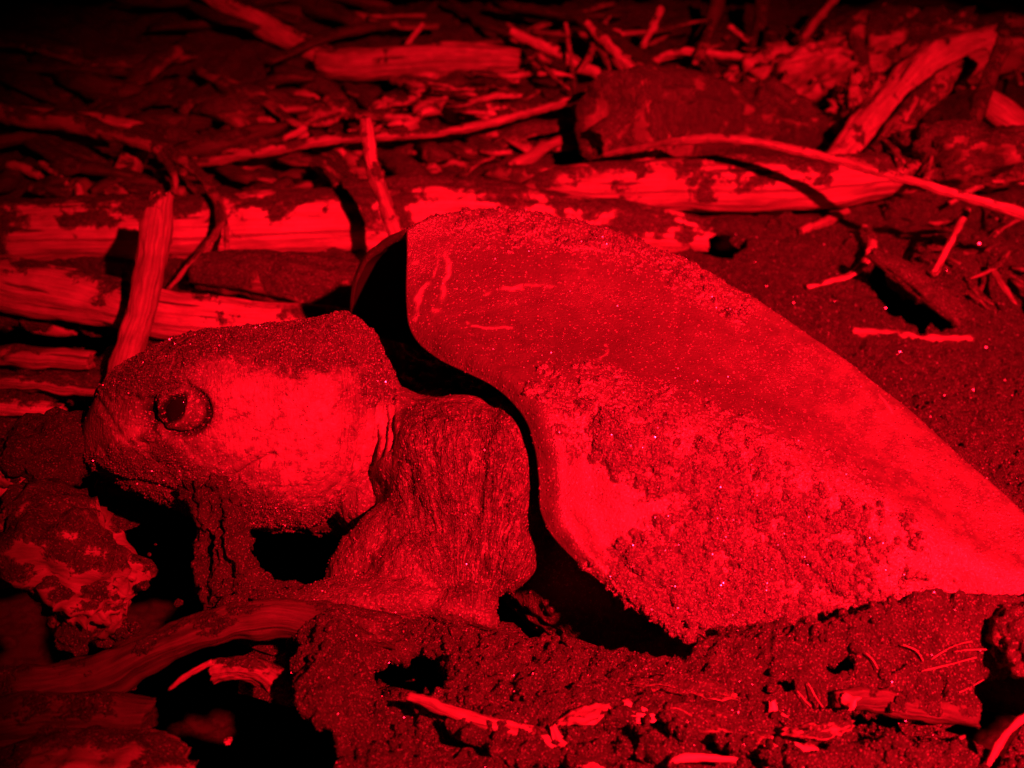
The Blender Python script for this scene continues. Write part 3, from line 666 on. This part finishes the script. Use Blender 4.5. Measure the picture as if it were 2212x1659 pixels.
# ---------------- the long pale trunks behind the turtle
wood('driftwood_log', 'broad pale log lying across the photo behind head and shell, patched with dark sand', 'log',
     [(-120, 500, .0, 66), (200, 497, .0, 70), (420, 492, .0, 70), (700, 478, .0, 72), (1000, 478, .0, 74), (1300, 490, .0, 62), (1530, 512, .0, 34)], 'pale', nr=64, rough=.05, groove=.03, seed=11, nseg=160)
wood('driftwood_log', 'smooth pale log running behind the head, below the widest log', 'log',
     [(-120, 596, .03, 58), (0, 612, .03, 60), (200, 645, .03, 58), (420, 688, .03, 52), (640, 700, .03, 46), (860, 725, .03, 40)], 'palebare', nr=48, rough=.05, groove=.03, seed=23, nseg=130)
wood('driftwood_log', 'dark sand-crusted log piece just left of the shell opening', 'log',
     [(430, 590, .03, 36), (560, 596, .035, 46), (680, 612, .035, 52), (800, 628, .03, 52)], 'sandy', nr=40, rough=.14, seed=31)
wood('driftwood_log', 'big tapering log above the shell with bare pale flank and sandy top', 'log',
     [(1140, 412, .02, 22), (1230, 406, .025, 46), (1480, 400, .03, 56), (1740, 396, .03, 58), (1960, 372, .03, 44), (2150, 350, .02, 22)], 'palesand', nr=56, rough=.06, groove=.04, seed=47, nseg=130)
wood('driftwood_log', 'sand buried log between the widest log and the tapering one', 'log',
     [(740, 418, .05, 26), (870, 414, .055, 38), (990, 420, .05, 40), (1120, 440, .04, 38), (1290, 460, .02, 24)], 'sandy', nr=36, seed=52)
# ---------------- sticks standing and leaning on the left
V, F, uv = yt([(348, 418, 1.50, 25), (338, 500, 1.47, 31), (322, 590, 1.44, 30), (308, 660, 1.42, 29), (285, 735, 1.39, 31), (262, 830, 1.34, 36)], nr=32, rough=.07, groove=.04, seed=8, nseg=90, knots=((.42, -.9, .35, .06), (.58, -1.5, .28, .05)))
tag(link('driftwood_stick', mesh('driftwood_stick', V, F, uv=uv), M['woodbare']), 'thick knotted stick leaning upright behind the turtle\'s snout', 'stick')
root2 = bpy.data.objects.new('forked_branch', None); COL.objects.link(root2); root2.location = U(208, 278, 2.1)
tag(root2, 'bent forked branch drooping over the pale log right of the thick upright stick', 'branch')
def sub(name, pts, m, par, **kw):
    V, F, uv = yt(pts, **kw); V = np.array(V) - np.array(par.location); return link(name, mesh(name, V, F, uv=uv), M[m], par)
sub('stem', [(-60, 232, 2.2, 20), (100, 262, 2.12, 20), (208, 280, 2.06, 18), (347, 322, 1.95, 15), (417, 364, 1.86, 12), (462, 420, 1.78, 11), (474, 486, 1.70, 8), (434, 540, 1.62, 7), (395, 585, 1.58, 5), (366, 622, 1.55, 4)], 'wood', root2, nr=14, seed=9)
sub('side_twig', [(340, 322, 1.95, 11), (368, 362, 1.90, 9), (379, 392, 1.86, 6), (380, 420, 1.84, 4)], 'wood', root2, nr=10, seed=10)
sub('side_twig', [(470, 440, 1.75, 7), (486, 480, 1.72, 6), (488, 545, 1.66, 6), (478, 600, 1.62, 4)], 'wood', root2, nr=10, seed=12)
woodY('driftwood_stick', 'upright rod standing behind the left end of the shell', 'stick', [(790, 252, 1.66, 12), (796, 312, 1.655, 14), (812, 385, 1.64, 15), (836, 450, 1.62, 16), (862, 530, 1.60, 17)], 'wood', nr=20, seed=15, rough=.08)
wood('driftwood_plank', 'flat bright slab with splintered right end at upper left', 'plank', [(-80, 232, .03, 16), (80, 244, .03, 20), (240, 262, .03, 20), (360, 284, .03, 18), (436, 302, .02, 14)], 'palebare', flat=.55, nr=20, seed=17, jag=.8)
wood('long_pole', 'long thin pole slanting up to the right across the debris heap', 'pole', [(415, 354, .05, 11), (556, 330, .07, 11), (713, 303, .08, 11), (907, 290, .08, 9), (1011, 276, .08, 9), (1130, 247, .09, 9), (1234, 214, .10, 9), (1330, 178, .11, 8)], 'wood', nr=14, seed=19, rough=.08)
# left planks
wood('driftwood_plank', 'sand streaked plank at left edge, topmost of three beside the snout', 'plank', [(-80, 762, .015, 28), (60, 772, .015, 30), (200, 776, .012, 26)], 'wood', nr=28, seed=27, flat=.7)
wood('driftwood_plank', 'sand streaked plank at left edge, middle of three beside the snout', 'plank', [(-80, 822, .008, 26), (90, 828, .008, 28), (226, 842, .006, 22)], 'wood', nr=28, seed=28, flat=.6)
wood('driftwood_plank', 'short bright plank end at left edge, lowest of three beside the snout', 'plank', [(-90, 880, .006, 22), (40, 882, .006, 24), (136, 888, .004, 20)], 'palebare', nr=24, seed=29, flat=.6)
wood('driftwood_stick', 'small pale stick lying in the gap under the smooth pale log', 'stick', [(70, 708, -.02, 12), (120, 712, -.02, 14), (165, 716, -.02, 8)], 'palebare', nr=12, seed=30)
wood('driftwood_stick', 'short bright peg standing on the left end of the widest log', 'stick', [(170, 402, .05, 9), (171, 425, .04, 9), (171, 450, .02, 8)], 'palebare', nr=12, seed=33)
wood('driftwood_stick', 'bright stub of split wood above the left end of the widest log', 'stick', [(14, 358, .03, 8), (50, 362, .03, 11), (86, 382, .02, 8)], 'palebare', nr=12, seed=34)
wood('driftwood_stick', 'narrow pale splinter slanting beside the split stub at upper left', 'stick', [(88, 352, .04, 6), (118, 372, .04, 7), (145, 398, .03, 5)], 'palebare', nr=12, seed=35)
woodY('driftwood_stick', 'dark stump of a stick leaning behind the widest log at left', 'stick', [(292, 318, 2.08, 26), (278, 360, 2.04, 25), (255, 430, 1.98, 30)], 'wood', nr=20, seed=36)
# ---------------- heap at the top
woodY('fallen_branch', 'thick branch sloping down from the top edge left of centre', 'branch', [(400, -50, 3.0, 20), (520, 28, 2.92, 21), (620, 84, 2.86, 23), (700, 124, 2.80, 25), (760, 150, 2.76, 20)], 'palebare', nr=24, seed=41)
wood('driftwood_log', 'squat horizontal log at the foot of the sloping top branch', 'log', [(690, 138, .03, 26), (760, 140, .03, 34), (900, 132, .03, 34), (1040, 128, .03, 30), (1120, 130, .03, 24)], 'woodbare', nr=36, seed=42)
woodY('splinter', 'small pale splinter standing on the squat horizontal log', 'splinter', [(876, 100, 2.7, 5), (914, 50, 2.7, 5)], 'palebare', nr=10, seed=43)
woodY('driftwood_stick', 'pale stick pointing up left above the heap, thickest of the fan', 'stick', [(1105, 68, 2.68, 10), (1190, 108, 2.64, 12), (1303, 165, 2.58, 12), (1340, 185, 2.56, 8)], 'palebare', nr=14, seed=44)
woodY('driftwood_stick', 'thin vertical twig crossing the fan of pale sticks', 'stick', [(1222, 50, 2.6, 5), (1232, 120, 2.55, 5), (1244, 205, 2.48, 5)], 'wood', nr=8, seed=45)
woodY('driftwood_stick', 'pale stick slanting down right onto the round log end', 'stick', [(1265, 48, 2.64, 8), (1325, 108, 2.58, 11), (1385, 166, 2.52, 10)], 'palebare', nr=14, seed=46)
woodY('driftwood_stick', 'short pale stick leaning right above the round log end', 'stick', [(1428, 18, 2.8, 8), (1410, 60, 2.76, 9), (1390, 98, 2.72, 7)], 'palebare', nr=12, seed=48)
woodY('driftwood_stick', 'thin branching stick running right from the fan of pale sticks', 'stick', [(1385, 166, 2.56, 9), (1425, 125, 2.62, 8), (1480, 110, 2.66, 8), (1570, 120, 2.66, 8), (1660, 126, 2.66, 6)], 'palebare', nr=12, seed=49)
clod('driftwood_burl', 'round pale burl of wood behind the fan of sticks', 'burl', 1326, 92, 2.72, 22, 22, .05, 'palebare', seed=50)
# round log end
rt = bpy.data.objects.new('cut_log', None); COL.objects.link(rt); rt.location = U(1400, 270, 2.1)
tag(rt, 'large round-ended log coated in dark sand above the arched stick', 'log')
def rsub(name, pts, m, par, **kw): return sub(name, pts, m, par, **kw)
rsub('trunk', [(1332, 270, 2.02, 106), (1430, 264, 2.14, 106), (1560, 272, 2.30, 88), (1740, 300, 2.45, 64)], 'sandy', rt, nr=60, rough=.07, groove=.03, seed=53, nseg=80, jag=.05)
rsub('root_spur', [(1290, 300, 2.02, 30), (1420, 225, 2.04, 26), (1500, 200, 2.06, 16)], 'sandy', rt, nr=20, seed=54)
# arched stick
woodY('arched_stick', 'long arched stick bowing over the tapering log to the right edge', 'stick', [(1303, 334, 1.98, 6), (1390, 318, 1.92, 8), (1470, 304, 1.86, 9), (1583, 300, 1.80, 9), (1722, 326, 1.74, 10), (1861, 360, 1.68, 10), (2000, 400, 1.62, 10), (2120, 435, 1.58, 11), (2260, 478, 1.54, 11)], 'woodbare', nr=16, seed=55, rough=.06)
wood('driftwood_stick', 'small pale stick resting under the left tip of the arched stick', 'stick', [(1260, 352, .02, 6), (1330, 344, .03, 8), (1400, 338, .02, 5)], 'palebare', nr=10, seed=56)
# ---------------- the root mass at upper right
rr_ = bpy.data.objects.new('root_stump', None); COL.objects.link(rr_); rr_.location = U(1900, 250, 2.3)
tag(rr_, 'huge sandy root stump with thick limbs at the upper right', 'stump')
def cl(name, *a, par=None, **k):
    o = clod(name, None, None, *a, parent=par, **k); o.matrix_parent_inverse = par.matrix_world.inverted() if 0 else o.matrix_parent_inverse
    V_ = co(o.data) - np.array(par.location); setco(o.data, V_); return o
cl('root_mass', 1990, 150, 2.75, 250, 95, .25, 'palesand', seed=60, par=rr_, f=2.2, rough=.22)
cl('root_mass', 1700, 175, 2.6, 130, 62, .16, 'woodbare', seed=61, par=rr_, f=2.2, rot=18, rough=.25)
cl('root_mass', 1640, 260, 2.40, 130, 60, .14, 'sandy', seed=62, par=rr_, f=2., rough=.2, rot=-22)
cl('root_mass', 1860, 235, 2.38, 55, 62, .10, 'palesand', seed=63, par=rr_, f=2.4, rough=.3)
cl('root_mass', 2060, 350, 1.98, 150, 66, .16, 'sandy', seed=64, par=rr_, f=2.2, rough=.25)
rsub('limb', [(2150, 92, 2.42, 34), (2060, 118, 2.40, 44), (1965, 178, 2.34, 46), (1895, 250, 2.24, 38), (1835, 312, 2.12, 30), (1790, 350, 2.02, 22)], 'palebare', rr_, nr=36, rough=.12, seed=65)
rsub('limb', [(2130, 130, 2.3, 22), (2060, 165, 2.26, 26), (1985, 225, 2.2, 26), (1930, 290, 2.1, 22), (1880, 345, 2.0, 18)], 'wood', rr_, nr=24, seed=66)
rsub('limb', [(1850, 60, 2.6, 16), (1862, 140, 2.55, 16), (1880, 220, 2.5, 18)], 'wood', rr_, nr=18, seed=67)
rsub('limb', [(2010, 30, 2.8, 22), (2100, 110, 2.6, 20)], 'wood', rr_, nr=18, seed=68)
woodY('driftwood_stick', 'dark post leaning in front of the root stump limbs', 'stick', [(2172, 88, 2.1, 15), (2140, 160, 2.06, 15), (2112, 240, 2.0, 16), (2072, 335, 1.9, 9)], 'dark', nr=18, seed=69)
woodY('driftwood_log', 'smooth bare log slanting out at the right edge beside the stump', 'log', [(2110, 212, 2.1, 26), (2180, 262, 2.04, 32), (2290, 340, 1.96, 36)], 'woodbare', nr=28, seed=70)
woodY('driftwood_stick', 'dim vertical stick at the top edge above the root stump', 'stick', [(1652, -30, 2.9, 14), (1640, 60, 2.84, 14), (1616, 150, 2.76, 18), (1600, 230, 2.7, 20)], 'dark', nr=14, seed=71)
woodY('driftwood_stick', 'thin pale tipped stick pointing up right at the top edge', 'stick', [(1820, -20, 2.8, 8), (1775, 30, 2.76, 8), (1732, 86, 2.72, 8)], 'woodbare', nr=12, seed=72)
woodY('splinter', 'short bright splinter tilted left of the dim vertical stick', 'splinter', [(1574, 54, 2.72, 6), (1618, 88, 2.70, 7)], 'palebare', nr=10, seed=73)
woodY('driftwood_stick', 'dim slanting limb at the top edge right of the fan of sticks', 'stick', [(1560, -30, 3.0, 14), (1530, 60, 2.95, 16), (1480, 130, 2.9, 18)], 'dark', nr=14, seed=74)
# ---------------- on the sand right of the shell
wood('bark_piece', 'curled strip of bark with a bright edge on the sand right of the shell', 'bark', [(1866, 488, .02, 6), (1884, 512, .03, 9), (1880, 545, .03, 10), (1856, 580, .02, 9), (1812, 602, .015, 9), (1742, 622, .0, 12)], 'palebare', nr=14, seed=75, rough=.2, flat=.6)
woodY('driftwood_plank', 'sand covered slab tilted over a dark hollow right of the shell', 'plank', [(1880, 545, 1.62, 16), (1930, 575, 1.60, 30), (2000, 625, 1.56, 36), (2080, 690, 1.50, 18)], 'sandy', nr=30, seed=76, flat=.7)
wood('driftwood_stick', 'slim pale stick lying flat on the sand below the tilted slab', 'stick', [(1842, 716, .0, 9), (1930, 724, .0, 11), (2000, 735, .0, 11), (2096, 732, .0, 10)], 'woodbare', nr=14, seed=77, rough=.15)
woodY('driftwood_stick', 'thin stick poking up from the sand under the arched stick', 'stick', [(2092, 452, 1.66, 8), (2055, 520, 1.60, 8), (2018, 592, 1.55, 7)], 'woodbare', nr=12, seed=78)
wood('driftwood_stick', 'pale twig crossing under the right end of the arched stick', 'stick', [(2050, 440, .03, 6), (2110, 405, .05, 7), (2180, 372, .06, 6)], 'woodbare', nr=10, seed=79)
wood('driftwood_stick', 'stub of pale wood on the sand above the curled bark', 'stick', [(1730, 500, .0, 8), (1790, 475, .0, 11), (1830, 455, .0, 7)], 'woodbare', nr=12, seed=80)
# ---------------- foreground, left
clod('driftwood_chunk', 'jagged sand-crusted chunk with a bare pale top at left below the snout', 'driftwood', 148, 1192, .83, 160, 118, .06, 'caked', rot=-30, seed=81, rough=.30, f=1.2)
clod('driftwood_chunk', 'sandy lump hanging under the pale-topped chunk at left', 'driftwood', 170, 1275, .80, 95, 78, .04, 'sandy', rot=-10, seed=82, rough=.35, f=1.4)
clod('sand_clod', 'small ring-shaped sand clod below the hanging lump', 'clod', 160, 1380, .775, 32, 30, .016, 'sand', seed=83, rough=.5)
clod('sand_clod', 'dark sandy lump at left edge just in front of the snout', 'clod', 118, 975, .97, 92, 72, .05, 'sand', seed=84, rough=.3, f=1.4)
clod('sand_clod', 'broad sandy lump at the left edge below the planks', 'clod', 20, 1010, .96, 90, 60, .05, 'wood', seed=85, rough=.25)
clod('sand_clod', 'pebble-sized crumb of sand in the black hollow under the head', 'clod', 310, 1262, .84, 9, 11, .004, 'grain_l', seed=86, rough=.4) if 0 else None
for k, (dx, dy, r_) in enumerate([(227, 1384, 17), (262, 1366, 20), (292, 1356, 11), (311, 1266, 10), (386, 1302, 8), (322, 1198, 4), (336, 1176, 3), (283, 1480, 12), (160, 1440, 22)]):
    clod('sand_crumb', 'crumb of wet sand lying in the dark hollow at lower left', 'crumb', dx, dy, .80, r_, r_ * .9, r_ * .0004, 'sand', seed=90 + k, rough=.4, group='sand crumbs in the dark hollow')
woodY('buried_root', 'long dark root curving from the lower left corner up under the flipper', 'root', [(-80, 1500, .73, 52), (60, 1490, .735, 52), (170, 1470, .74, 48), (300, 1420, .75, 44), (440, 1362, .76, 40), (570, 1335, .77, 38), (720, 1345, .77, 36), (860, 1372, .765, 30)], 'dark', nr=40, seed=101, rough=.12, nseg=110)
woodY('bark_piece', 'hollow bark roll with open round end in the dark lower left pit', 'bark', [(458, 1456, .715, 20), (500, 1446, .715, 24), (550, 1450, .712, 27), (590, 1470, .71, 28)], 'wood', nr=36, nseg=60, seed=102, rough=.2)
woodY('driftwood_stick', 'slender bright stick beside the hollow bark roll', 'stick', [(364, 1490, .71, 4), (400, 1462, .712, 6), (460, 1428, .715, 6)], 'palebare', nr=12, seed=103)
woodY('driftwood_log', 'dark rounded log crossing the lower left corner', 'log', [(-80, 1575, .66, 46), (80, 1555, .665, 50), (220, 1545, .67, 48), (330, 1548, .67, 36)], 'darkbare', nr=36, seed=104)
clod('driftwood_chunk', 'sand covered block with pale bare patches at the bottom left corner', 'driftwood', 180, 1655, .63, 240, 75, .06, 'wood', seed=105, rough=.16, rot=3)
clod('sand_crumb', 'tiny pale chip at the bottom of the black pit', 'chip', 494, 1600, .68, 10, 8, .004, 'palebare', seed=106, rough=.5)
# ---------------- foreground, centre and right
fb = bpy.data.objects.new('broken_branch', None); COL.objects.link(fb); fb.location = U(1000, 1550, .69)
tag(fb, 'broken branch with pale peeled top and a stub knot at bottom centre', 'branch')
rsub('stem', [(878, 1503, .695, 8), (940, 1522, .69, 13), (1030, 1556, .68, 15), (1120, 1582, .67, 16), (1200, 1606, .662, 18), (1260, 1640, .652, 17), (1330, 1690, .64, 16)], 'woodbare', fb, nr=24, seed=111)
rsub('stub', [(1212, 1612, .66, 13), (1202, 1590, .662, 10), (1192, 1566, .665, 7)], 'woodbare', fb, nr=14, seed=112)
rsub('shadowed_limb', [(900, 1530, .72, 12), (1000, 1580, .71, 14), (1120, 1622, .70, 14), (1200, 1665, .69, 14)], 'dark', fb, nr=18, seed=113) if 0 else None
wood('driftwood_plank', 'flaky pale plank half sunk in sand at lower centre right', 'plank', [(1370, 1472, .004, 12), (1440, 1474, .006, 26), (1520, 1490, .005, 22), (1590, 1506, .003, 8)], 'palesand', nr=36, nseg=70, seed=114, flat=.5, rough=.3, groove=.12, jag=1.2)
wood('wood_chip', 'crumbling bright chip just below the flaky plank', 'chip', [(1346, 1512, .004, 8), (1375, 1540, .004, 14), (1420, 1545, .003, 9)], 'palebare', nr=30, nseg=50, seed=115, rough=.6, groove=.2, flat=.6)
woodY('driftwood_log', 'long grey log sloping right at the bottom centre right', 'log', [(1440, 1524, .69, 14), (1500, 1550, .682, 26), (1620, 1588, .668, 28), (1720, 1622, .657, 26), (1800, 1660, .645, 22)], 'wood', nr=36, seed=116)
woodY('driftwood_log', 'dark log spanning the black gap at lower right', 'log', [(1800, 1508, .69, 16), (1870, 1512, .69, 24), (1960, 1526, .688, 26), (2050, 1540, .685, 26), (2116, 1552, .68, 20)], 'dark', nr=28, seed=117)
wood('wood_chip', 'thin wedge of wood left of the gap-spanning log', 'chip', [(1690, 1582, .006, 10), (1770, 1578, .008, 18), (1840, 1566, .006, 10)], 'wood', nr=30, nseg=50, groove=.12, jag=1.2, rough=.3, seed=118, flat=.6)
wood('wood_chip', 'small bright flake standing in the sand at lower right', 'chip', [(1668, 1512, .004, 7), (1672, 1535, .0, 11)], 'palebare', nr=10, seed=119, flat=.5)
wood('wood_chip', 'bright flake at the left end of the gap-spanning log', 'chip', [(1815, 1506, .01, 12), (1845, 1524, .008, 20)], 'palebare', nr=12, seed=120, rough=.4)
wood('wood_chip', 'wedge-shaped dark chip half buried above the broken branch', 'chip', [(1205, 1562, .004, 10), (1260, 1546, .008, 20), (1315, 1528, .004, 10)], 'wood', nr=30, nseg=50, groove=.12, jag=1.2, rough=.3, seed=121, flat=.6)
woodY('wood_chip', 'small pale wedge lying at the bottom edge right of the broken branch', 'chip', [(1446, 1646, .63, 6), (1500, 1636, .63, 10), (1590, 1643, .63, 6)], 'palebare', nr=12, seed=122)
clod('driftwood_chunk', 'sandy chunk of wood rising at the right edge beside the shell', 'driftwood', 2225, 1385, .70, 85, 66, .03, 'sandy', rot=35, seed=123, rough=.22)
woodY('driftwood_stick', 'slim rooty stick curving up at the bottom right corner', 'stick', [(2125, 1680, .64, 8), (2150, 1620, .65, 9), (2200, 1560, .66, 8), (2260, 1520, .67, 8)], 'woodbare', nr=12, seed=124)
for k, pts in enumerate([[(1990, 1450), (2040, 1438), (2110, 1420)], [(2010, 1425), (2060, 1395), (2100, 1385)], [(2060, 1408), (2090, 1404), (2160, 1402)], [(1950, 1392), (1980, 1406), (1994, 1428)], [(2050, 1505), (2085, 1490), (2125, 1468)], [(1745, 1425 + 50), (1765, 1510), (1778, 1528)], [(1722, 1492), (1738, 1512), (1752, 1526)], [(1870, 1410), (1885, 1425), (1897, 1445)]]):
    wood('rootlet', 'hair-thin pale rootlet lying on the sand at lower right', 'rootlet', [(a, b_, .003, 1.1) for a, b_ in pts], 'woodbare', nr=6, seed=130 + k, nseg=14, group='rootlets on the sand at lower right')
# ---------------- loose debris of the heap, each piece its own object
def chips(n, poly, ln, rad, mats, label, cat, name, group, ymul=1., seed=0, angle=(-40, 40), lift=(0, .03), ctr=None):
    rg = np.random.default_rng(seed); P = np.array(poly, float); lo, hi = P.min(0), P.max(0); k = 0
    while k < n:
        x, y = rg.uniform(lo, hi)
        if not inpoly(np.array([x]), np.array([y]), poly)[0]: continue
        L = rg.uniform(*ln); a = R(rg.uniform(*angle)); l0 = rg.uniform(*lift); r_ = rg.uniform(*rad); l1 = l0 + rg.uniform(-.015, .03)
        bend = rg.uniform(-.12, .12) * L
        pts = [(x - L / 2 * math.cos(a), y + L / 2 * math.sin(a), l0, r_ * rg.uniform(.4, .9)), (x + bend * math.sin(a), y + bend * math.cos(a), (l0 + l1) / 2 + .004, r_), (x + L / 2 * math.cos(a), y - L / 2 * math.sin(a), l1, r_ * rg.uniform(.3, .8))]
        wood(name, label, cat, pts, mats[rg.integers(len(mats))], group=group, nr=10, nseg=12, rough=.25, seed=int(rg.integers(900)), flat=rg.uniform(.4, 1), jag=.6); k += 1
heap = [(560, 170), (1130, 140), (1230, 170), (1300, 330), (1150, 380), (700, 380), (480, 330)]
chips(64, heap, (30, 110), (8, 20), ['palebare', 'pale', 'palesand', 'wood', 'wood', 'sandy'], 'small pale piece of broken wood in the heap behind the shell', 'wood chip', 'wood_chip', 'broken wood in the heap behind the shell', seed=1, )
chips(34, heap, (60, 200), (12, 28), ['wood', 'dark', 'sandy'], 'dim stick half sunk in the heap behind the shell', 'stick', 'driftwood_stick', 'dim sticks in the heap behind the shell', seed=2)
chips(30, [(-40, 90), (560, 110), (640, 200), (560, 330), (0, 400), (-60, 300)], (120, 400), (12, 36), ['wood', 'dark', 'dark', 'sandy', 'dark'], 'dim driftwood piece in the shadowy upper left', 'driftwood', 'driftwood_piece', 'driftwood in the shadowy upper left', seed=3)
chips(30, [(0, 330), (780, 330), (780, 430), (0, 430)], (40, 150), (9, 24), ['wood', 'sandy', 'palesand', 'dark', 'dark'], 'small wood fragment lodged behind the widest log', 'wood chip', 'wood_chip', 'fragments lodged behind the widest log', seed=4)
chips(40, [(1120, 60), (1800, 90), (1760, 170), (1500, 190), (1250, 190), (1130, 140)], (30, 130), (4, 12), ['palebare', 'wood', 'woodbare', 'pale'], 'thin broken stick in the tangle around the fan of sticks', 'stick', 'driftwood_stick', 'broken sticks in the tangle around the fan', seed=5, angle=(-70, 70), lift=(0, .08))
chips(20, [(1900, 120), (2200, 60), (2240, 400), (2040, 420), (1900, 300)], (20, 90), (3, 9), ['palebare', 'woodbare', 'wood'], 'short twig fragment scattered around the root stump', 'twig', 'twig', 'twig fragments around the root stump', seed=6, angle=(-80, 80), lift=(.02, .12))
chips(20, [(1960, 420), (2230, 420), (2230, 660), (2080, 650), (1990, 560)], (30, 130), (4, 9), ['woodbare', 'wood', 'sandy'], 'short twig fragment on the sand under the arched stick', 'twig', 'twig', 'twig fragments under the arched stick', seed=7, angle=(-70, 60), lift=(0, .015))
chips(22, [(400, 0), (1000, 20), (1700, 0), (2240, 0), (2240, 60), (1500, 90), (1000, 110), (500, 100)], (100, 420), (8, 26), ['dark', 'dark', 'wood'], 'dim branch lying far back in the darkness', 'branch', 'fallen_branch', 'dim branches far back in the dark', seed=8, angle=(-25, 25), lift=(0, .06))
chips(9, [(700, 1420), (2100, 1420), (2100, 1640), (1200, 1640)], (10, 26), (2, 4), ['woodbare', 'palebare', 'wood'], 'wood crumb speckling the sand in front of the shell', 'wood crumb', 'wood_crumb', 'wood crumbs in front of the shell', seed=9, lift=(.002, .006))
chips(26, [(860, 190), (1120, 150), (1130, 230), (1040, 290), (800, 300), (640, 250)], (40, 120), (8, 17), ['palebare', 'pale'], 'bright broken slat in the middle of the heap', 'wood chip', 'wood_chip', 'bright slats in the middle of the heap', seed=21, angle=(-15, 30), lift=(.03, .07))
for k, (dx, dy, r_) in enumerate([(1950, 452, 44), (2075, 505, 30), (2150, 570, 36), (1700, 480, 40), (1640, 560, 22), (2180, 470, 34), (2010, 560, 24), (1820, 640, 18), (1985, 430, 30)]):
    p_ = at(dx, dy, .004); clod('sand_clod', 'low lump of clotted sand behind the shell on the right', 'clod', dx, dy, p_[1], r_, r_ * .5, r_ * .0006, 'sand', seed=300 + k, rough=.35, f=1.4, group='sand lumps behind the shell on the right')
